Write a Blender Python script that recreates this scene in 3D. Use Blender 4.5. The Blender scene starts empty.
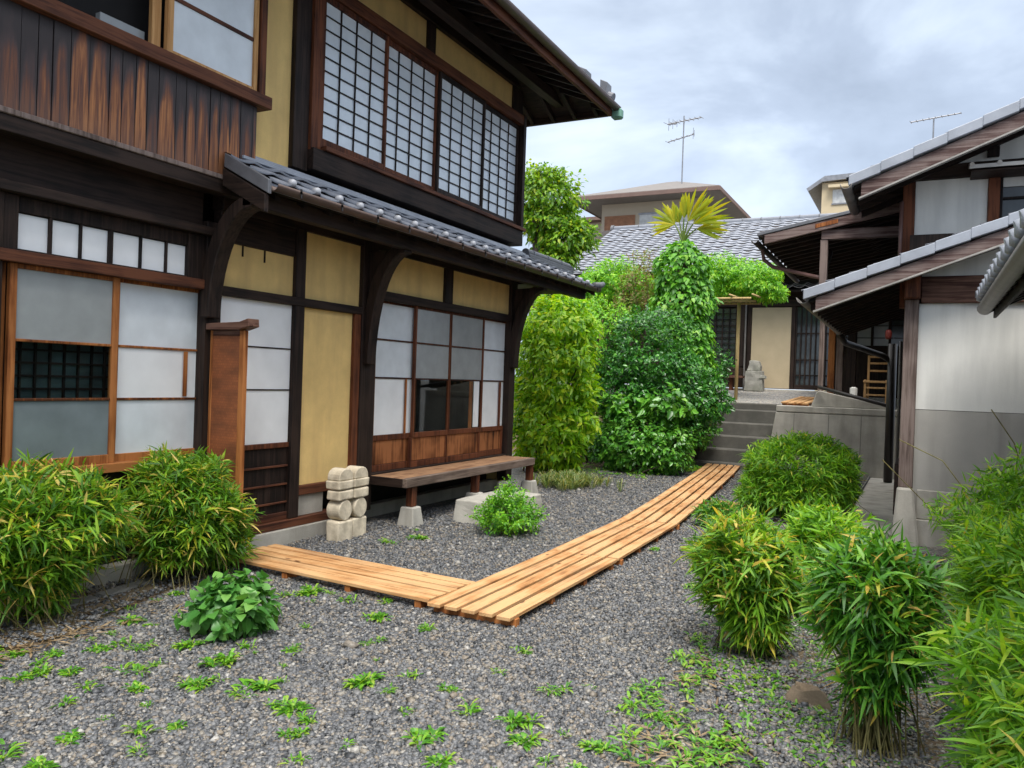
import bpy, math, random
import numpy as np
from mathutils import Vector, Matrix
R = math.radians
random.seed(7); rng = np.random.default_rng(7)
S = bpy.context.scene
C = S.collection

# ---------------------------------------------------------------- camera
cam_d = bpy.data.cameras.new("camera"); cam_d.sensor_width = 36; cam_d.lens = 793.77 / 1024 * 36
cam_d.clip_end = 600; cam_d.clip_start = 0.05
cam = bpy.data.objects.new("camera", cam_d); C.objects.link(cam)
rt = Vector((0.88871, 0.45721, 0.03413)); dn = Vector((0.033, 0.01047, -0.9994)); fw = Vector((-0.45729, 0.8893, -0.00578))
cam.matrix_world = Matrix(((rt.x, -dn.x, -fw.x, 0), (rt.y, -dn.y, -fw.y, 0), (rt.z, -dn.z, -fw.z, 1.45), (0, 0, 0, 1)))
S.camera = cam

# ---------------------------------------------------------------- world, sun, exposure
SUN_EL, SUN_AZ = 58, 155
w = bpy.data.worlds.new("World"); S.world = w; w.use_nodes = True
nt = w.node_tree; nt.nodes.clear()
def N(nt, t, **k):
    n = nt.nodes.new(t)
    for a, v in k.items():
        if a.startswith('i_'): n.inputs[a[2:].replace('_', ' ')].default_value = v
        else: setattr(n, a, v)
    return n
def ramp(nt, stops, interp='LINEAR'):
    n = nt.nodes.new('ShaderNodeValToRGB'); cr = n.color_ramp; cr.interpolation = interp
    while len(cr.elements) < len(stops): cr.elements.new(0.5)
    for e, (p, c) in zip(cr.elements, stops):
        e.position = p; e.color = (c[0], c[1], c[2], 1) if len(c) == 3 else c
    return n
L = nt.links.new
sky = N(nt, 'ShaderNodeTexSky'); sky.sky_type = 'NISHITA'; sky.sun_disc = False
sky.sun_elevation = R(SUN_EL); sky.sun_rotation = R(SUN_AZ)
tc = N(nt, 'ShaderNodeTexCoord')
mp = N(nt, 'ShaderNodeMapping'); mp.inputs['Scale'].default_value = (1.0, 1.0, 2.3); mp.inputs['Location'].default_value = (0.35, 0.2, 0.1)
L(tc.outputs['Generated'], mp.inputs['Vector'])
n1 = N(nt, 'ShaderNodeTexNoise', i_Scale=2.3, i_Detail=6.0, i_Roughness=0.55, i_Distortion=0.3); L(mp.outputs[0], n1.inputs['Vector'])
cl = ramp(nt, [(0.3, (2.3, 2.75, 3.5)), (0.47, (3.05, 3.6, 4.5)), (0.58, (4.1, 4.75, 5.7)), (0.72, (5.5, 5.9, 6.4))])
L(n1.outputs['Fac'], cl.inputs['Fac'])
# overcast sky: brighter overhead
sx = N(nt, 'ShaderNodeSeparateXYZ'); L(tc.outputs['Generated'], sx.inputs[0])
zr = N(nt, 'ShaderNodeMapRange'); zr.inputs['From Min'].default_value = 0.42; zr.inputs['From Max'].default_value = 1.0
zr.inputs['To Min'].default_value = 1.0; zr.inputs['To Max'].default_value = 5.0; L(sx.outputs['Z'], zr.inputs['Value'])
hz = N(nt, 'ShaderNodeMapRange'); hz.inputs['From Min'].default_value = 0.02; hz.inputs['From Max'].default_value = 0.42
hz.inputs['To Min'].default_value = 1.22; hz.inputs['To Max'].default_value = 0.92; L(sx.outputs['Z'], hz.inputs['Value'])
mu = N(nt, 'ShaderNodeMath', operation='MULTIPLY'); L(zr.outputs[0], mu.inputs[0]); L(hz.outputs[0], mu.inputs[1])
vm = N(nt, 'ShaderNodeVectorMath', operation='SCALE'); L(cl.outputs['Color'], vm.inputs[0]); L(mu.outputs[0], vm.inputs['Scale'])
wm = ramp(nt, [(0.42, (1, 1, 1)), (0.75, (1.2, 1.0, 0.80))]); L(sx.outputs['Z'], wm.inputs['Fac'])   # overhead sky out of view tinted warm, to balance the blue light
vt = N(nt, 'ShaderNodeVectorMath', operation='MULTIPLY'); L(vm.outputs[0], vt.inputs[0]); L(wm.outputs['Color'], vt.inputs[1])
mx = N(nt, 'ShaderNodeMix', data_type='RGBA'); mx.inputs['Factor'].default_value = 0.93
L(sky.outputs[0], mx.inputs['A']); L(vt.outputs[0], mx.inputs['B'])
bg = N(nt, 'ShaderNodeBackground'); bg.inputs['Strength'].default_value = 0.085
L(mx.outputs['Result'], bg.inputs['Color'])
wo = N(nt, 'ShaderNodeOutputWorld'); L(bg.outputs[0], wo.inputs['Surface'])
sd = bpy.data.lights.new("sun", 'SUN'); sd.energy = 1.5; sd.angle = R(24); sd.color = (1, 0.96, 0.9)
sun = bpy.data.objects.new("sun", sd); C.objects.link(sun)
az = R(SUN_AZ); el = R(SUN_EL)
sdir = Vector((math.sin(az) * math.cos(el), math.cos(az) * math.cos(el), math.sin(el)))
sun.rotation_euler = (-sdir).to_track_quat('-Z', 'Y').to_euler()
S.view_settings.view_transform = 'Standard'; S.view_settings.look = 'None'
S.view_settings.exposure = 1.25; S.view_settings.gamma = 1; S.view_settings.use_curve_mapping = False
S.cycles.max_bounces = 6; S.cycles.transparent_max_bounces = 6

# ---------------------------------------------------------------- materials
MATS = {}
def newmat(name):
    m = bpy.data.materials.new(name); m.use_nodes = True; m.node_tree.nodes.clear(); MATS[name] = m
    nt = m.node_tree; o = N(nt, 'ShaderNodeOutputMaterial'); p = N(nt, 'ShaderNodeBsdfPrincipled')
    nt.links.new(p.outputs[0], o.inputs['Surface']); return m, nt, p, o
def addbump(nt, p, src, strength, dist=0.01):
    b = N(nt, 'ShaderNodeBump', i_Strength=strength, i_Distance=dist); nt.links.new(src, b.inputs['Height']); nt.links.new(b.outputs[0], p.inputs['Normal'])
def coords(nt, scale=(1, 1, 1), island=True):
    t = N(nt, 'ShaderNodeTexCoord'); m = N(nt, 'ShaderNodeMapping'); m.inputs['Scale'].default_value = scale
    nt.links.new(t.outputs['Object'], m.inputs['Vector'])
    if not island: return m.outputs[0], None
    g = N(nt, 'ShaderNodeNewGeometry'); s = N(nt, 'ShaderNodeMath', operation='MULTIPLY'); s.inputs[1].default_value = 37.0
    nt.links.new(g.outputs['Random Per Island'], s.inputs[0])
    a = N(nt, 'ShaderNodeVectorMath', operation='ADD'); nt.links.new(m.outputs[0], a.inputs[0]); nt.links.new(s.outputs[0], a.inputs[1])
    return a.outputs[0], g.outputs['Random Per Island']
def wood(name, dark, mid, light, axis='Z', rough=0.62, wear=0.5, bump=0.35, fine=1.0):
    m, nt, p, o = newmat(name); l = nt.links.new
    sc = {'X': (1.6, 34, 34), 'Y': (34, 1.6, 34), 'Z': (34, 34, 1.6)}[axis]
    v, isl = coords(nt, tuple(s * fine for s in sc))
    g = N(nt, 'ShaderNodeTexNoise', i_Scale=1.0, i_Detail=5.0, i_Roughness=0.65, i_Distortion=0.6); l(v, g.inputs['Vector'])
    v2, _ = coords(nt, (2.1, 2.1, 2.1)); b = N(nt, 'ShaderNodeTexNoise', i_Scale=1.3, i_Detail=3.0); l(v2, b.inputs['Vector'])
    bs = N(nt, 'ShaderNodeMath', operation='SUBTRACT'); bs.inputs[1].default_value = .5 + .11 / max(wear, .01); l(b.outputs['Fac'], bs.inputs[0])
    ad = N(nt, 'ShaderNodeMath', operation='MULTIPLY_ADD'); ad.inputs[1].default_value = wear; l(bs.outputs[0], ad.inputs[0]); l(g.outputs['Fac'], ad.inputs[2])
    ad2 = N(nt, 'ShaderNodeMath', operation='MULTIPLY_ADD'); ad2.inputs[1].default_value = 0.26; l(isl, ad2.inputs[0]); l(ad.outputs[0], ad2.inputs[2])
    p.inputs['Specular IOR Level'].default_value = .2
    c = ramp(nt, [(0.33, dark), (0.50, mid), (0.70, light)]); l(ad2.outputs[0], c.inputs['Fac']); col = c.outputs['Color']
    if name.startswith('new_pine'):   # scuffs, knots and greyed patches
        v3, _ = coords(nt, (6, 1.4, 6)); w3 = N(nt, 'ShaderNodeTexNoise', i_Scale=1.0, i_Detail=7.0, i_Roughness=.7); l(v3, w3.inputs['Vector'])
        r3 = ramp(nt, [(.5, (0, 0, 0)), (.72, (.55, .55, .55))]); l(w3.outputs['Fac'], r3.inputs['Fac'])
        mm = N(nt, 'ShaderNodeMix', data_type='RGBA'); l(r3.outputs['Color'], mm.inputs['Factor']); l(col, mm.inputs['A']); mm.inputs['B'].default_value = (.21, .15, .10, 1)
        v4, _ = coords(nt, (9, 3.2, 9)); k4 = N(nt, 'ShaderNodeTexVoronoi', i_Scale=1.0); l(v4, k4.inputs['Vector']); r4 = ramp(nt, [(.05, (.9, .9, .9)), (.13, (0, 0, 0))]); l(k4.outputs['Distance'], r4.inputs['Fac'])
        m4 = N(nt, 'ShaderNodeMix', data_type='RGBA'); l(r4.outputs['Color'], m4.inputs['Factor']); l(mm.outputs['Result'], m4.inputs['A']); m4.inputs['B'].default_value = (.11, .045, .02, 1); col = m4.outputs['Result']
    l(col, p.inputs['Base Color'])
    p.inputs['Roughness'].default_value = rough; addbump(nt, p, g.outputs['Fac'], bump, 0.006); return m
wood('dark_wood', (.006, .0045, .004), (.013, .0085, .007), (.034, .021, .016), 'Z')
wood('dark_wood_y', (.006, .0045, .004), (.013, .0085, .007), (.034, .021, .016), 'Y')
wood('dark_wood_x', (.006, .0045, .004), (.013, .0085, .007), (.034, .021, .016), 'X')
wood('red_wood', (.022, .009, .006), (.06, .020, .010), (.15, .05, .022), 'Z')
wood('red_wood_y', (.022, .010, .007), (.055, .020, .012), (.13, .048, .024), 'Y')
wood('red_wood_x', (.03, .013, .01), (.065, .027, .018), (.16, .085, .06), 'X')
wood('orange_wood', (.07, .022, .008), (.22, .072, .02), (.40, .155, .048), 'Z', wear=.6)
wood('orange_wood_y', (.07, .022, .008), (.19, .065, .018), (.36, .14, .045), 'Y', wear=.6)
wood('pale_frame', (.22, .10, .035), (.42, .21, .075), (.6, .34, .14), 'Z', wear=.4)
wood('new_pine_y', (.23, .105, .04), (.45, .225, .088), (.60, .365, .175), 'Y', wear=.75, bump=.25)
wood('new_pine_x', (.32, .145, .045), (.48, .235, .085), (.60, .34, .145), 'X', wear=.35, bump=.2)
wood('panel_wood', (.02, .007, .004), (.13, .045, .016), (.33, .13, .05), 'Z', wear=1.0, fine=.5)
wood('bench_wood', (.06, .03, .02), (.19, .10, .055), (.36, .21, .115), 'Y', wear=.6)
wood('bench_edge', (.05, .034, .028), (.105, .075, .06), (.2, .15, .12), 'Y', wear=.5)
wood('grey_wood', (.05, .036, .03), (.11, .08, .068), (.22, .17, .15), 'Z', wear=.5)
wood('grey_wood_x', (.035, .02, .018), (.08, .045, .04), (.20, .15, .135), 'X', wear=.6)
wood('bamboo_pole', (.3, .2, .08), (.48, .34, .15), (.6, .45, .22), 'Z', wear=.3)
wood('chair_wood', (.16, .085, .03), (.27, .16, .065), (.36, .22, .1), 'Z', wear=.3)
wood('bark', (.025, .018, .013), (.06, .045, .032), (.12, .09, .07), 'Z', bump=.9)
wood('culm', (.06, .05, .02), (.13, .11, .04), (.22, .2, .08), 'Z', wear=.6)

def speckle(name, base, var, scale=8, bump=0.3, rough=0.85, stains=None, fine=90, island=True, tint=0.0):
    m, nt, p, o = newmat(name); l = nt.links.new
    v, isl = coords(nt, (1, 1, 1), island)
    a = N(nt, 'ShaderNodeTexNoise', i_Scale=scale, i_Detail=6.0, i_Roughness=0.6); l(v, a.inputs['Vector'])
    f = N(nt, 'ShaderNodeTexNoise', i_Scale=fine, i_Detail=3.0, i_Roughness=0.7); l(v, f.inputs['Vector'])
    ad = N(nt, 'ShaderNodeMath', operation='MULTIPLY_ADD'); ad.inputs[1].default_value = 0.35; l(f.outputs['Fac'], ad.inputs[0]); l(a.outputs['Fac'], ad.inputs[2])
    c = ramp(nt, [(0.42, tuple(b * (1 - var) for b in base)), (0.68, base), (0.95, tuple(min(1, b * (1 + var)) for b in base))]); l(ad.outputs[0], c.inputs['Fac'])
    col = c.outputs['Color']
    if stains:   # streaks that run down the wall
        v3, _ = coords(nt, stains[1], False); s = N(nt, 'ShaderNodeTexNoise', i_Scale=1.0, i_Detail=5.0); l(v3, s.inputs['Vector'])
        r2 = ramp(nt, [(0.46, (0, 0, 0)), (0.72, (1, 1, 1))]); l(s.outputs['Fac'], r2.inputs['Fac'])
        ms = N(nt, 'ShaderNodeMath', operation='MULTIPLY'); ms.inputs[1].default_value = stains[2]; l(r2.outputs['Color'], ms.inputs[0])
        mm = N(nt, 'ShaderNodeMix', data_type='RGBA'); l(ms.outputs[0], mm.inputs['Factor']); l(col, mm.inputs['A']); mm.inputs['B'].default_value = (*stains[0], 1); col = mm.outputs['Result']
    if tint:
        mm = N(nt, 'ShaderNodeMix', data_type='RGBA', blend_type='MULTIPLY'); mr = ramp(nt, [(0, (1 - tint,) * 3), (1, (1, 1, 1))]); l(isl, mr.inputs['Fac']); mm.inputs['Factor'].default_value = 1
        l(col, mm.inputs['A']); l(mr.outputs['Color'], mm.inputs['B']); col = mm.outputs['Result']
    l(col, p.inputs['Base Color']); p.inputs['Roughness'].default_value = rough; addbump(nt, p, ad.outputs[0], bump, 0.006); return m
speckle('ochre_plaster', (.74, .52, .20), .12, 5, .4, .9, ((.50, .33, .14), (7, 7, .9), .5))
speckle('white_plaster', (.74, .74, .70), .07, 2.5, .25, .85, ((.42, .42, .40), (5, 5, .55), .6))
speckle('grey_render', (.42, .405, .37), .12, 3, .35, .9, ((.24, .23, .21), (7, 7, .5), .6))
speckle('concrete', (.42, .40, .35), .2, 5, .8, .9, ((.2, .19, .16), (5, 5, .7), .6))
speckle('step_concrete', (.095, .09, .078), .3, 5, .5, .85, ((.05, .05, .042), (3, 3, 1.5), .7))
speckle('kerb_stone', (.17, .165, .155), .3, 8, .6, .9)
speckle('cream_stone', (.64, .56, .42), .22, 16, 1.0, .92, ((.30, .25, .17), (9, 9, 7), .75), 140)
speckle('grey_stone', (.27, .26, .23), .25, 12, .6, .9, ((.12, .13, .09), (4, 4, 4), .5))
speckle('brown_rock', (.20, .15, .10), .35, 12, .9, .95)
speckle('pink_stone', (.28, .19, .15), .3, 8, .7, .9)
speckle('soil', (.10, .07, .042), .5, 9, 1.0, .95, ((.17, .135, .075), (9, 9, 9), .6))
speckle('roof_tile_back', (.255, .275, .32), .12, 6, .15, .55, None, 60, True, .08)
speckle('roof_tile', (.21, .225, .26), .2, 6, .15, .58, None, 60, True, .16)
speckle('roof_tile_dark', (.13, .135, .15), .25, 6, .15, .42, None, 60, True, .35)
speckle('beige_wall', (.56, .46, .30), .06, 2, .1)
speckle('taupe_wall', (.50, .43, .33), .06, 2, .1)
speckle('cream_door', (.46, .375, .245), .08, 4, .1, .8)
speckle('brown_roof', (.16, .10, .08), .15, 5, .1, .6)
speckle('far_roof', (.15, .135, .125), .15, 5, .1, .7)
speckle('plastic_white', (.75, .75, .72), .04, 5, .05, .5)
def plain(name, col, rough=.5, metal=0.0, var=.2, spec=.5):
    m, nt, p, o = newmat(name); v, _ = coords(nt, (1, 1, 1), False)
    a = N(nt, 'ShaderNodeTexNoise', i_Scale=6.0, i_Detail=5.0); nt.links.new(v, a.inputs['Vector'])
    c = ramp(nt, [(0.3, tuple(x * (1 - var) for x in col)), (0.7, tuple(min(1, x * (1 + var)) for x in col))]); nt.links.new(a.outputs['Fac'], c.inputs['Fac'])
    nt.links.new(c.outputs['Color'], p.inputs['Base Color']); p.inputs['Roughness'].default_value = rough; p.inputs['Metallic'].default_value = metal
    p.inputs['Specular IOR Level'].default_value = spec; return m
plain('paper_pane', (.80, .82, .83), .35, 0, .05)
plain('frost_bright', (.66, .71, .745), .16, 0, .08)
plain('frost_dark', (.17, .205, .215), .14, 0, .12)
plain('frost_mid', (.30, .32, .32), .18, 0, .1)
plain('clear_pane', (.012, .014, .014), .02, 0, .2, .8)
plain('dark_inside', (.008, .007, .007), .9)
plain('lattice_pane', (.70, .77, .83), .22, 0, .07)
plain('reflection_teal', (.045, .075, .08), .4, 0, .4)
plain('dim_pane', (.05, .06, .065), .1, 0, .3)
plain('copper_gutter', (.085, .055, .045), .45, .3)
plain('grey_gutter', (.16, .15, .14), .5, .1)
plain('verdigris', (.13, .27, .21), .6, .1)
plain('black_pipe', (.022, .018, .016), .45)
plain('brown_pipe', (.13, .07, .06), .45)
plain('metal_grey', (.28, .28, .29), .4, .7)
plain('knob_tile', (.43, .44, .47), .4, 0, .15)
plain('verge_tile', (.31, .335, .38), .4, 0, .15)
plain('red_lantern', (.16, .02, .014), .6)
plain('louver', (.36, .17, .085), .6)
plain('window_white', (.55, .56, .55), .3)
plain('tin', (.34, .32, .29), .45, .4)

def glass_mat():
    m, nt, p, o = newmat('clear_glass'); t = N(nt, 'ShaderNodeBsdfTransparent'); t.inputs[0].default_value = (.82, .86, .85, 1); g = N(nt, 'ShaderNodeBsdfGlossy'); g.inputs['Roughness'].default_value = .02
    f = N(nt, 'ShaderNodeLayerWeight', i_Blend=.5); pw = N(nt, 'ShaderNodeMath', operation='POWER'); pw.inputs[1].default_value = 4.0; nt.links.new(f.outputs['Facing'], pw.inputs[0])
    k = N(nt, 'ShaderNodeMath', operation='MULTIPLY_ADD'); k.inputs[1].default_value = .85; k.inputs[2].default_value = .05; nt.links.new(pw.outputs[0], k.inputs[0]); mx = N(nt, 'ShaderNodeMixShader'); nt.links.new(k.outputs[0], mx.inputs[0]); nt.links.new(t.outputs[0], mx.inputs[1]); nt.links.new(g.outputs[0], mx.inputs[2]); nt.links.new(mx.outputs[0], o.inputs['Surface'])
glass_mat()
def boards_mat():
    m, nt, p, o = newmat('scorched_boards'); l = nt.links.new
    uv = N(nt, 'ShaderNodeUVMap'); s = N(nt, 'ShaderNodeSeparateXYZ'); l(uv.outputs[0], s.inputs[0])
    g = N(nt, 'ShaderNodeNewGeometry'); isl = g.outputs['Random Per Island']
    v, _ = coords(nt, (40, 40, 1.7)); n = N(nt, 'ShaderNodeTexNoise', i_Scale=1.0, i_Detail=6.0, i_Roughness=.65, i_Distortion=.5); l(v, n.inputs['Vector'])
    v2, _ = coords(nt, (9, 9, 3)); n2 = N(nt, 'ShaderNodeTexNoise', i_Scale=1.0, i_Detail=3.0); l(v2, n2.inputs['Vector'])
    def M(op, a, b=None, c=None):
        k = N(nt, 'ShaderNodeMath', operation=op)
        for i, q in enumerate((a, b, c)):
            if q is None: continue
            if isinstance(q, (int, float)): k.inputs[i].default_value = q
            else: l(q, k.inputs[i])
        return k.outputs[0]
    u = M('MULTIPLY_ADD', s.outputs['X'], 2.0, -1.0); u2 = M('MULTIPLY', u, u)
    edge = M('MULTIPLY_ADD', isl, .42, .60); edge = M('MULTIPLY_ADD', M('MULTIPLY', u2, u2), -.50, M('MULTIPLY_ADD', u2, -.12, edge))
    edge = M('ADD', edge, M('MULTIPLY_ADD', n2.outputs['Fac'], .9, -.45))
    d = M('SUBTRACT', edge, s.outputs['Y'])
    mr = N(nt, 'ShaderNodeMapRange', interpolation_type='SMOOTHSTEP'); mr.inputs['From Min'].default_value = -.16; mr.inputs['From Max'].default_value = .34; l(d, mr.inputs['Value'])
    f = M('MULTIPLY', mr.outputs[0], M('MULTIPLY_ADD', n.outputs['Fac'], 2.4, -.55))
    f = M('MULTIPLY', f, M('MULTIPLY_ADD', isl, .5, .65))
    c = ramp(nt, [(0, (.026, .018, .018)), (.16, (.055, .033, .032)), (.36, (.10, .040, .026)), (.62, (.20, .07, .026)), (1, (.42, .17, .055))]); l(f, c.inputs['Fac'])
    lo = N(nt, 'ShaderNodeMapRange'); lo.inputs['From Min'].default_value = .3; lo.inputs['From Max'].default_value = 0; lo.inputs['To Max'].default_value = .55; l(s.outputs['Y'], lo.inputs['Value'])
    mm = N(nt, 'ShaderNodeMix', data_type='RGBA'); l(M('MULTIPLY', lo.outputs[0], n.outputs['Fac']), mm.inputs['Factor']); l(c.outputs['Color'], mm.inputs['A']); mm.inputs['B'].default_value = (.14, .10, .08, 1)
    l(mm.outputs['Result'], p.inputs['Base Color']); p.inputs['Roughness'].default_value = .6; addbump(nt, p, n.outputs['Fac'], .5, .006)
boards_mat()
def bark_screen_mat():
    m, nt, p, o = newmat('bark_screen'); l = nt.links.new
    v, _ = coords(nt, (60, 60, 60), False); wv = N(nt, 'ShaderNodeTexBrick', i_Scale=1.0); wv.inputs['Color1'].default_value = (.25, .08, .026, 1); wv.inputs['Color2'].default_value = (.21, .066, .021, 1); wv.inputs['Mortar'].default_value = (.14, .045, .016, 1)
    wv.inputs['Mortar Size'].default_value = .05; wv.inputs['Brick Width'].default_value = 1.4; wv.inputs['Row Height'].default_value = 1.2
    mp = N(nt, 'ShaderNodeMapping'); mp.inputs['Rotation'].default_value = (R(90), 0, 0); l(v, mp.inputs['Vector']); l(mp.outputs[0], wv.inputs['Vector'])
    v2, _ = coords(nt, (3, 3, 9), False); n = N(nt, 'ShaderNodeTexNoise', i_Scale=1.0, i_Detail=5.0); l(v2, n.inputs['Vector'])
    mm = N(nt, 'ShaderNodeMix', data_type='RGBA', blend_type='MULTIPLY'); mm.inputs['Factor'].default_value = .8; l(wv.outputs['Color'], mm.inputs['A'])
    r = ramp(nt, [(.3, (.5, .5, .5)), (.7, (1.5, 1.4, 1.3))]); l(n.outputs['Fac'], r.inputs['Fac']); l(r.outputs['Color'], mm.inputs['B'])
    l(mm.outputs['Result'], p.inputs['Base Color']); p.inputs['Roughness'].default_value = .7; addbump(nt, p, wv.outputs['Fac'], .2, .003)
bark_screen_mat()
STONE = [(0, (.04, .043, .047)), (.28, (.09, .095, .103)), (.5, (.136, .141, .148)), (.7, (.175, .174, .17)), (.83, (.205, .17, .128)), (.94, (.245, .225, .19)), (1, (.36, .35, .325))]
def gravel_mat(name='gravel', gain=1.0):
    m, nt, p, o = newmat(name); l = nt.links.new
    v, _ = coords(nt, (1, 1, 1), False)
    vo = N(nt, 'ShaderNodeTexVoronoi', i_Scale=52.0, i_Randomness=1.0); l(v, vo.inputs['Vector'])
    s = N(nt, 'ShaderNodeSeparateColor'); l(vo.outputs['Color'], s.inputs[0])
    c = ramp(nt, STONE); l(s.outputs[0], c.inputs['Fac'])
    big = N(nt, 'ShaderNodeTexNoise', i_Scale=1.1, i_Detail=4.0); l(v, big.inputs['Vector'])
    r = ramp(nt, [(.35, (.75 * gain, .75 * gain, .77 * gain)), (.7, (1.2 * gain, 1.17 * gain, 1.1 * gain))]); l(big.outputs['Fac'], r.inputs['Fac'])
    mm = N(nt, 'ShaderNodeMix', data_type='RGBA', blend_type='MULTIPLY'); mm.inputs['Factor'].default_value = 1; l(c.outputs['Color'], mm.inputs['A']); l(r.outputs['Color'], mm.inputs['B'])
    l(mm.outputs['Result'], p.inputs['Base Color']); p.inputs['Roughness'].default_value = .6
    iv = N(nt, 'ShaderNodeMath', operation='SUBTRACT'); iv.inputs[0].default_value = 1; l(vo.outputs['Distance'], iv.inputs[1]); addbump(nt, p, iv.outputs[0], .9 if gain == 1 else .3, .02)
    if gain != 1: return
    m, nt, p, o = newmat('pebble'); l = nt.links.new
    g = N(nt, 'ShaderNodeNewGeometry'); c = ramp(nt, STONE); l(g.outputs['Random Per Island'], c.inputs['Fac'])
    v, _ = coords(nt, (1, 1, 1)); n = N(nt, 'ShaderNodeTexNoise', i_Scale=90.0, i_Detail=3.0); l(v, n.inputs['Vector'])
    r = ramp(nt, [(.3, (.7, .7, .7)), (.7, (1.25, 1.25, 1.25))]); l(n.outputs['Fac'], r.inputs['Fac'])
    mm = N(nt, 'ShaderNodeMix', data_type='RGBA', blend_type='MULTIPLY'); mm.inputs['Factor'].default_value = 1; l(c.outputs['Color'], mm.inputs['A']); l(r.outputs['Color'], mm.inputs['B'])
    l(mm.outputs['Result'], p.inputs['Base Color']); p.inputs['Roughness'].default_value = .5
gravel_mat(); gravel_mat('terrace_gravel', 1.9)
def leafmat(name, stops, trans=.35, rough=.42, spec=.5):
    m, nt, p, o = newmat(name); l = nt.links.new
    g = N(nt, 'ShaderNodeNewGeometry'); c = ramp(nt, stops)
    v, _ = coords(nt, (1, 1, 1), False); n = N(nt, 'ShaderNodeTexNoise', i_Scale=5.0, i_Detail=3.0); l(v, n.inputs['Vector'])
    mr = N(nt, 'ShaderNodeMapRange'); mr.inputs['From Min'].default_value = .3; mr.inputs['From Max'].default_value = .7; mr.inputs['To Min'].default_value = -.28; mr.inputs['To Max'].default_value = .2; l(n.outputs['Fac'], mr.inputs['Value'])
    lt = N(nt, 'ShaderNodeMath', operation='LESS_THAN'); lt.inputs[1].default_value = .9; l(g.outputs['Random Per Island'], lt.inputs[0])
    ad = N(nt, 'ShaderNodeMath', operation='MULTIPLY_ADD'); l(mr.outputs[0], ad.inputs[0]); l(lt.outputs[0], ad.inputs[1]); l(g.outputs['Random Per Island'], ad.inputs[2]); l(ad.outputs[0], c.inputs['Fac'])
    l(c.outputs['Color'], p.inputs['Base Color']); p.inputs['Roughness'].default_value = rough; p.inputs['Specular IOR Level'].default_value = spec
    t = N(nt, 'ShaderNodeBsdfTranslucent'); h = N(nt, 'ShaderNodeMix', data_type='RGBA', blend_type='MULTIPLY'); h.inputs['Factor'].default_value = 1
    l(c.outputs['Color'], h.inputs['A']); h.inputs['B'].default_value = (1.5, 1.35, .6, 1); l(h.outputs['Result'], t.inputs['Color'])
    mix = N(nt, 'ShaderNodeMixShader'); mix.inputs[0].default_value = trans; l(p.outputs[0], mix.inputs[1]); l(t.outputs[0], mix.inputs[2]); l(mix.outputs[0], o.inputs['Surface'])
leafmat('sasa_leaf', [(0, (0.053, 0.155, 0.017)), (.35, (0.127, 0.310, 0.022)), (.7, (0.239, 0.450, 0.029)), (.88, (0.402, 0.512, 0.036)), (.945, (0.621, 0.497, 0.073)), (1, (0.720, 0.559, 0.194))], .4, .5)
leafmat('sasa_leaf_dark', [(0, (0.038, 0.139, 0.018)), (.45, (0.084, 0.270, 0.025)), (.8, (0.167, 0.410, 0.034)), (.93, (0.274, 0.459, 0.039)), (.97, (0.574, 0.423, 0.068)), (1, (0.709, 0.469, 0.146))])
leafmat('sasa_leaf_bright', [(0, (0.069, 0.198, 0.018)), (.4, (0.145, 0.367, 0.022)), (.8, (0.265, 0.508, 0.029)), (.97, (0.391, 0.536, 0.039)), (1, (0.578, 0.459, 0.113))], .42, .5)
leafmat('lime_leaf', [(0, (0.111, 0.300, 0.012)), (.4, (0.234, 0.480, 0.014)), (.8, (0.364, 0.580, 0.022)), (1, (0.494, 0.600, 0.035))], .45)
leafmat('glossy_leaf', [(0, (0.021, 0.095, 0.018)), (.5, (0.048, 0.204, 0.029)), (.85, (0.084, 0.313, 0.039)), (1, (0.156, 0.408, 0.052))], .22, .28)
leafmat('camellia_leaf', [(0, (0.042, 0.154, 0.020)), (.5, (0.098, 0.323, 0.032)), (.9, (0.182, 0.447, 0.044)), (1, (0.238, 0.462, 0.076))], .25, .3)
leafmat('vine_leaf', [(0, (0.049, 0.185, 0.019)), (.5, (0.115, 0.355, 0.027)), (.85, (0.194, 0.496, 0.036)), (1, (0.292, 0.539, 0.061))])
leafmat('wisteria_leaf', [(0, (0.085, 0.273, 0.016)), (.5, (0.183, 0.491, 0.021)), (.85, (0.304, 0.601, 0.026)), (1, (0.414, 0.601, 0.059))])
leafmat('tree_leaf', [(0, (0.058, 0.164, 0.014)), (.5, (0.153, 0.330, 0.019)), (.85, (0.284, 0.468, 0.025)), (1, (0.425, 0.482, 0.041))], .42)
leafmat('palm_leaf', [(0, (.20, .28, .015)), (.4, (.38, .39, .015)), (.8, (.50, .43, .02)), (1, (.30, .40, .03))], .45, .55, .25)
leafmat('palm_stalk', [(0, (.12, .2, .03)), (1, (.2, .28, .05))])
leafmat('weed_leaf', [(0, (0.057, 0.204, 0.018)), (.4, (0.123, 0.348, 0.022)), (.8, (0.228, 0.456, 0.030)), (1, (0.314, 0.432, 0.060))])
leafmat('herb_leaf', [(0, (.055, .19, .035)), (.5, (.10, .29, .05)), (1, (.18, .38, .075))], .3)
leafmat('fresh_leaf', [(0, (0.065, 0.234, 0.018)), (.5, (0.156, 0.429, 0.023)), (1, (0.312, 0.572, 0.035))])
leafmat('mondo_leaf', [(0, (0.069, 0.127, 0.031)), (.6, (0.172, 0.253, 0.062)), (.9, (0.299, 0.322, 0.114)), (1, (0.391, 0.333, 0.145))])
leafmat('straw_leaf', [(0, (.14, .09, .045)), (.6, (.28, .2, .11)), (1, (.4, .3, .19))], .1)
leafmat('dry_leaf', [(0, (.24, .12, .06)), (.3, (.26, .20, .07)), (.5, (.17, .25, .04)), (1, (.22, .36, .04))], .3)

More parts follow.
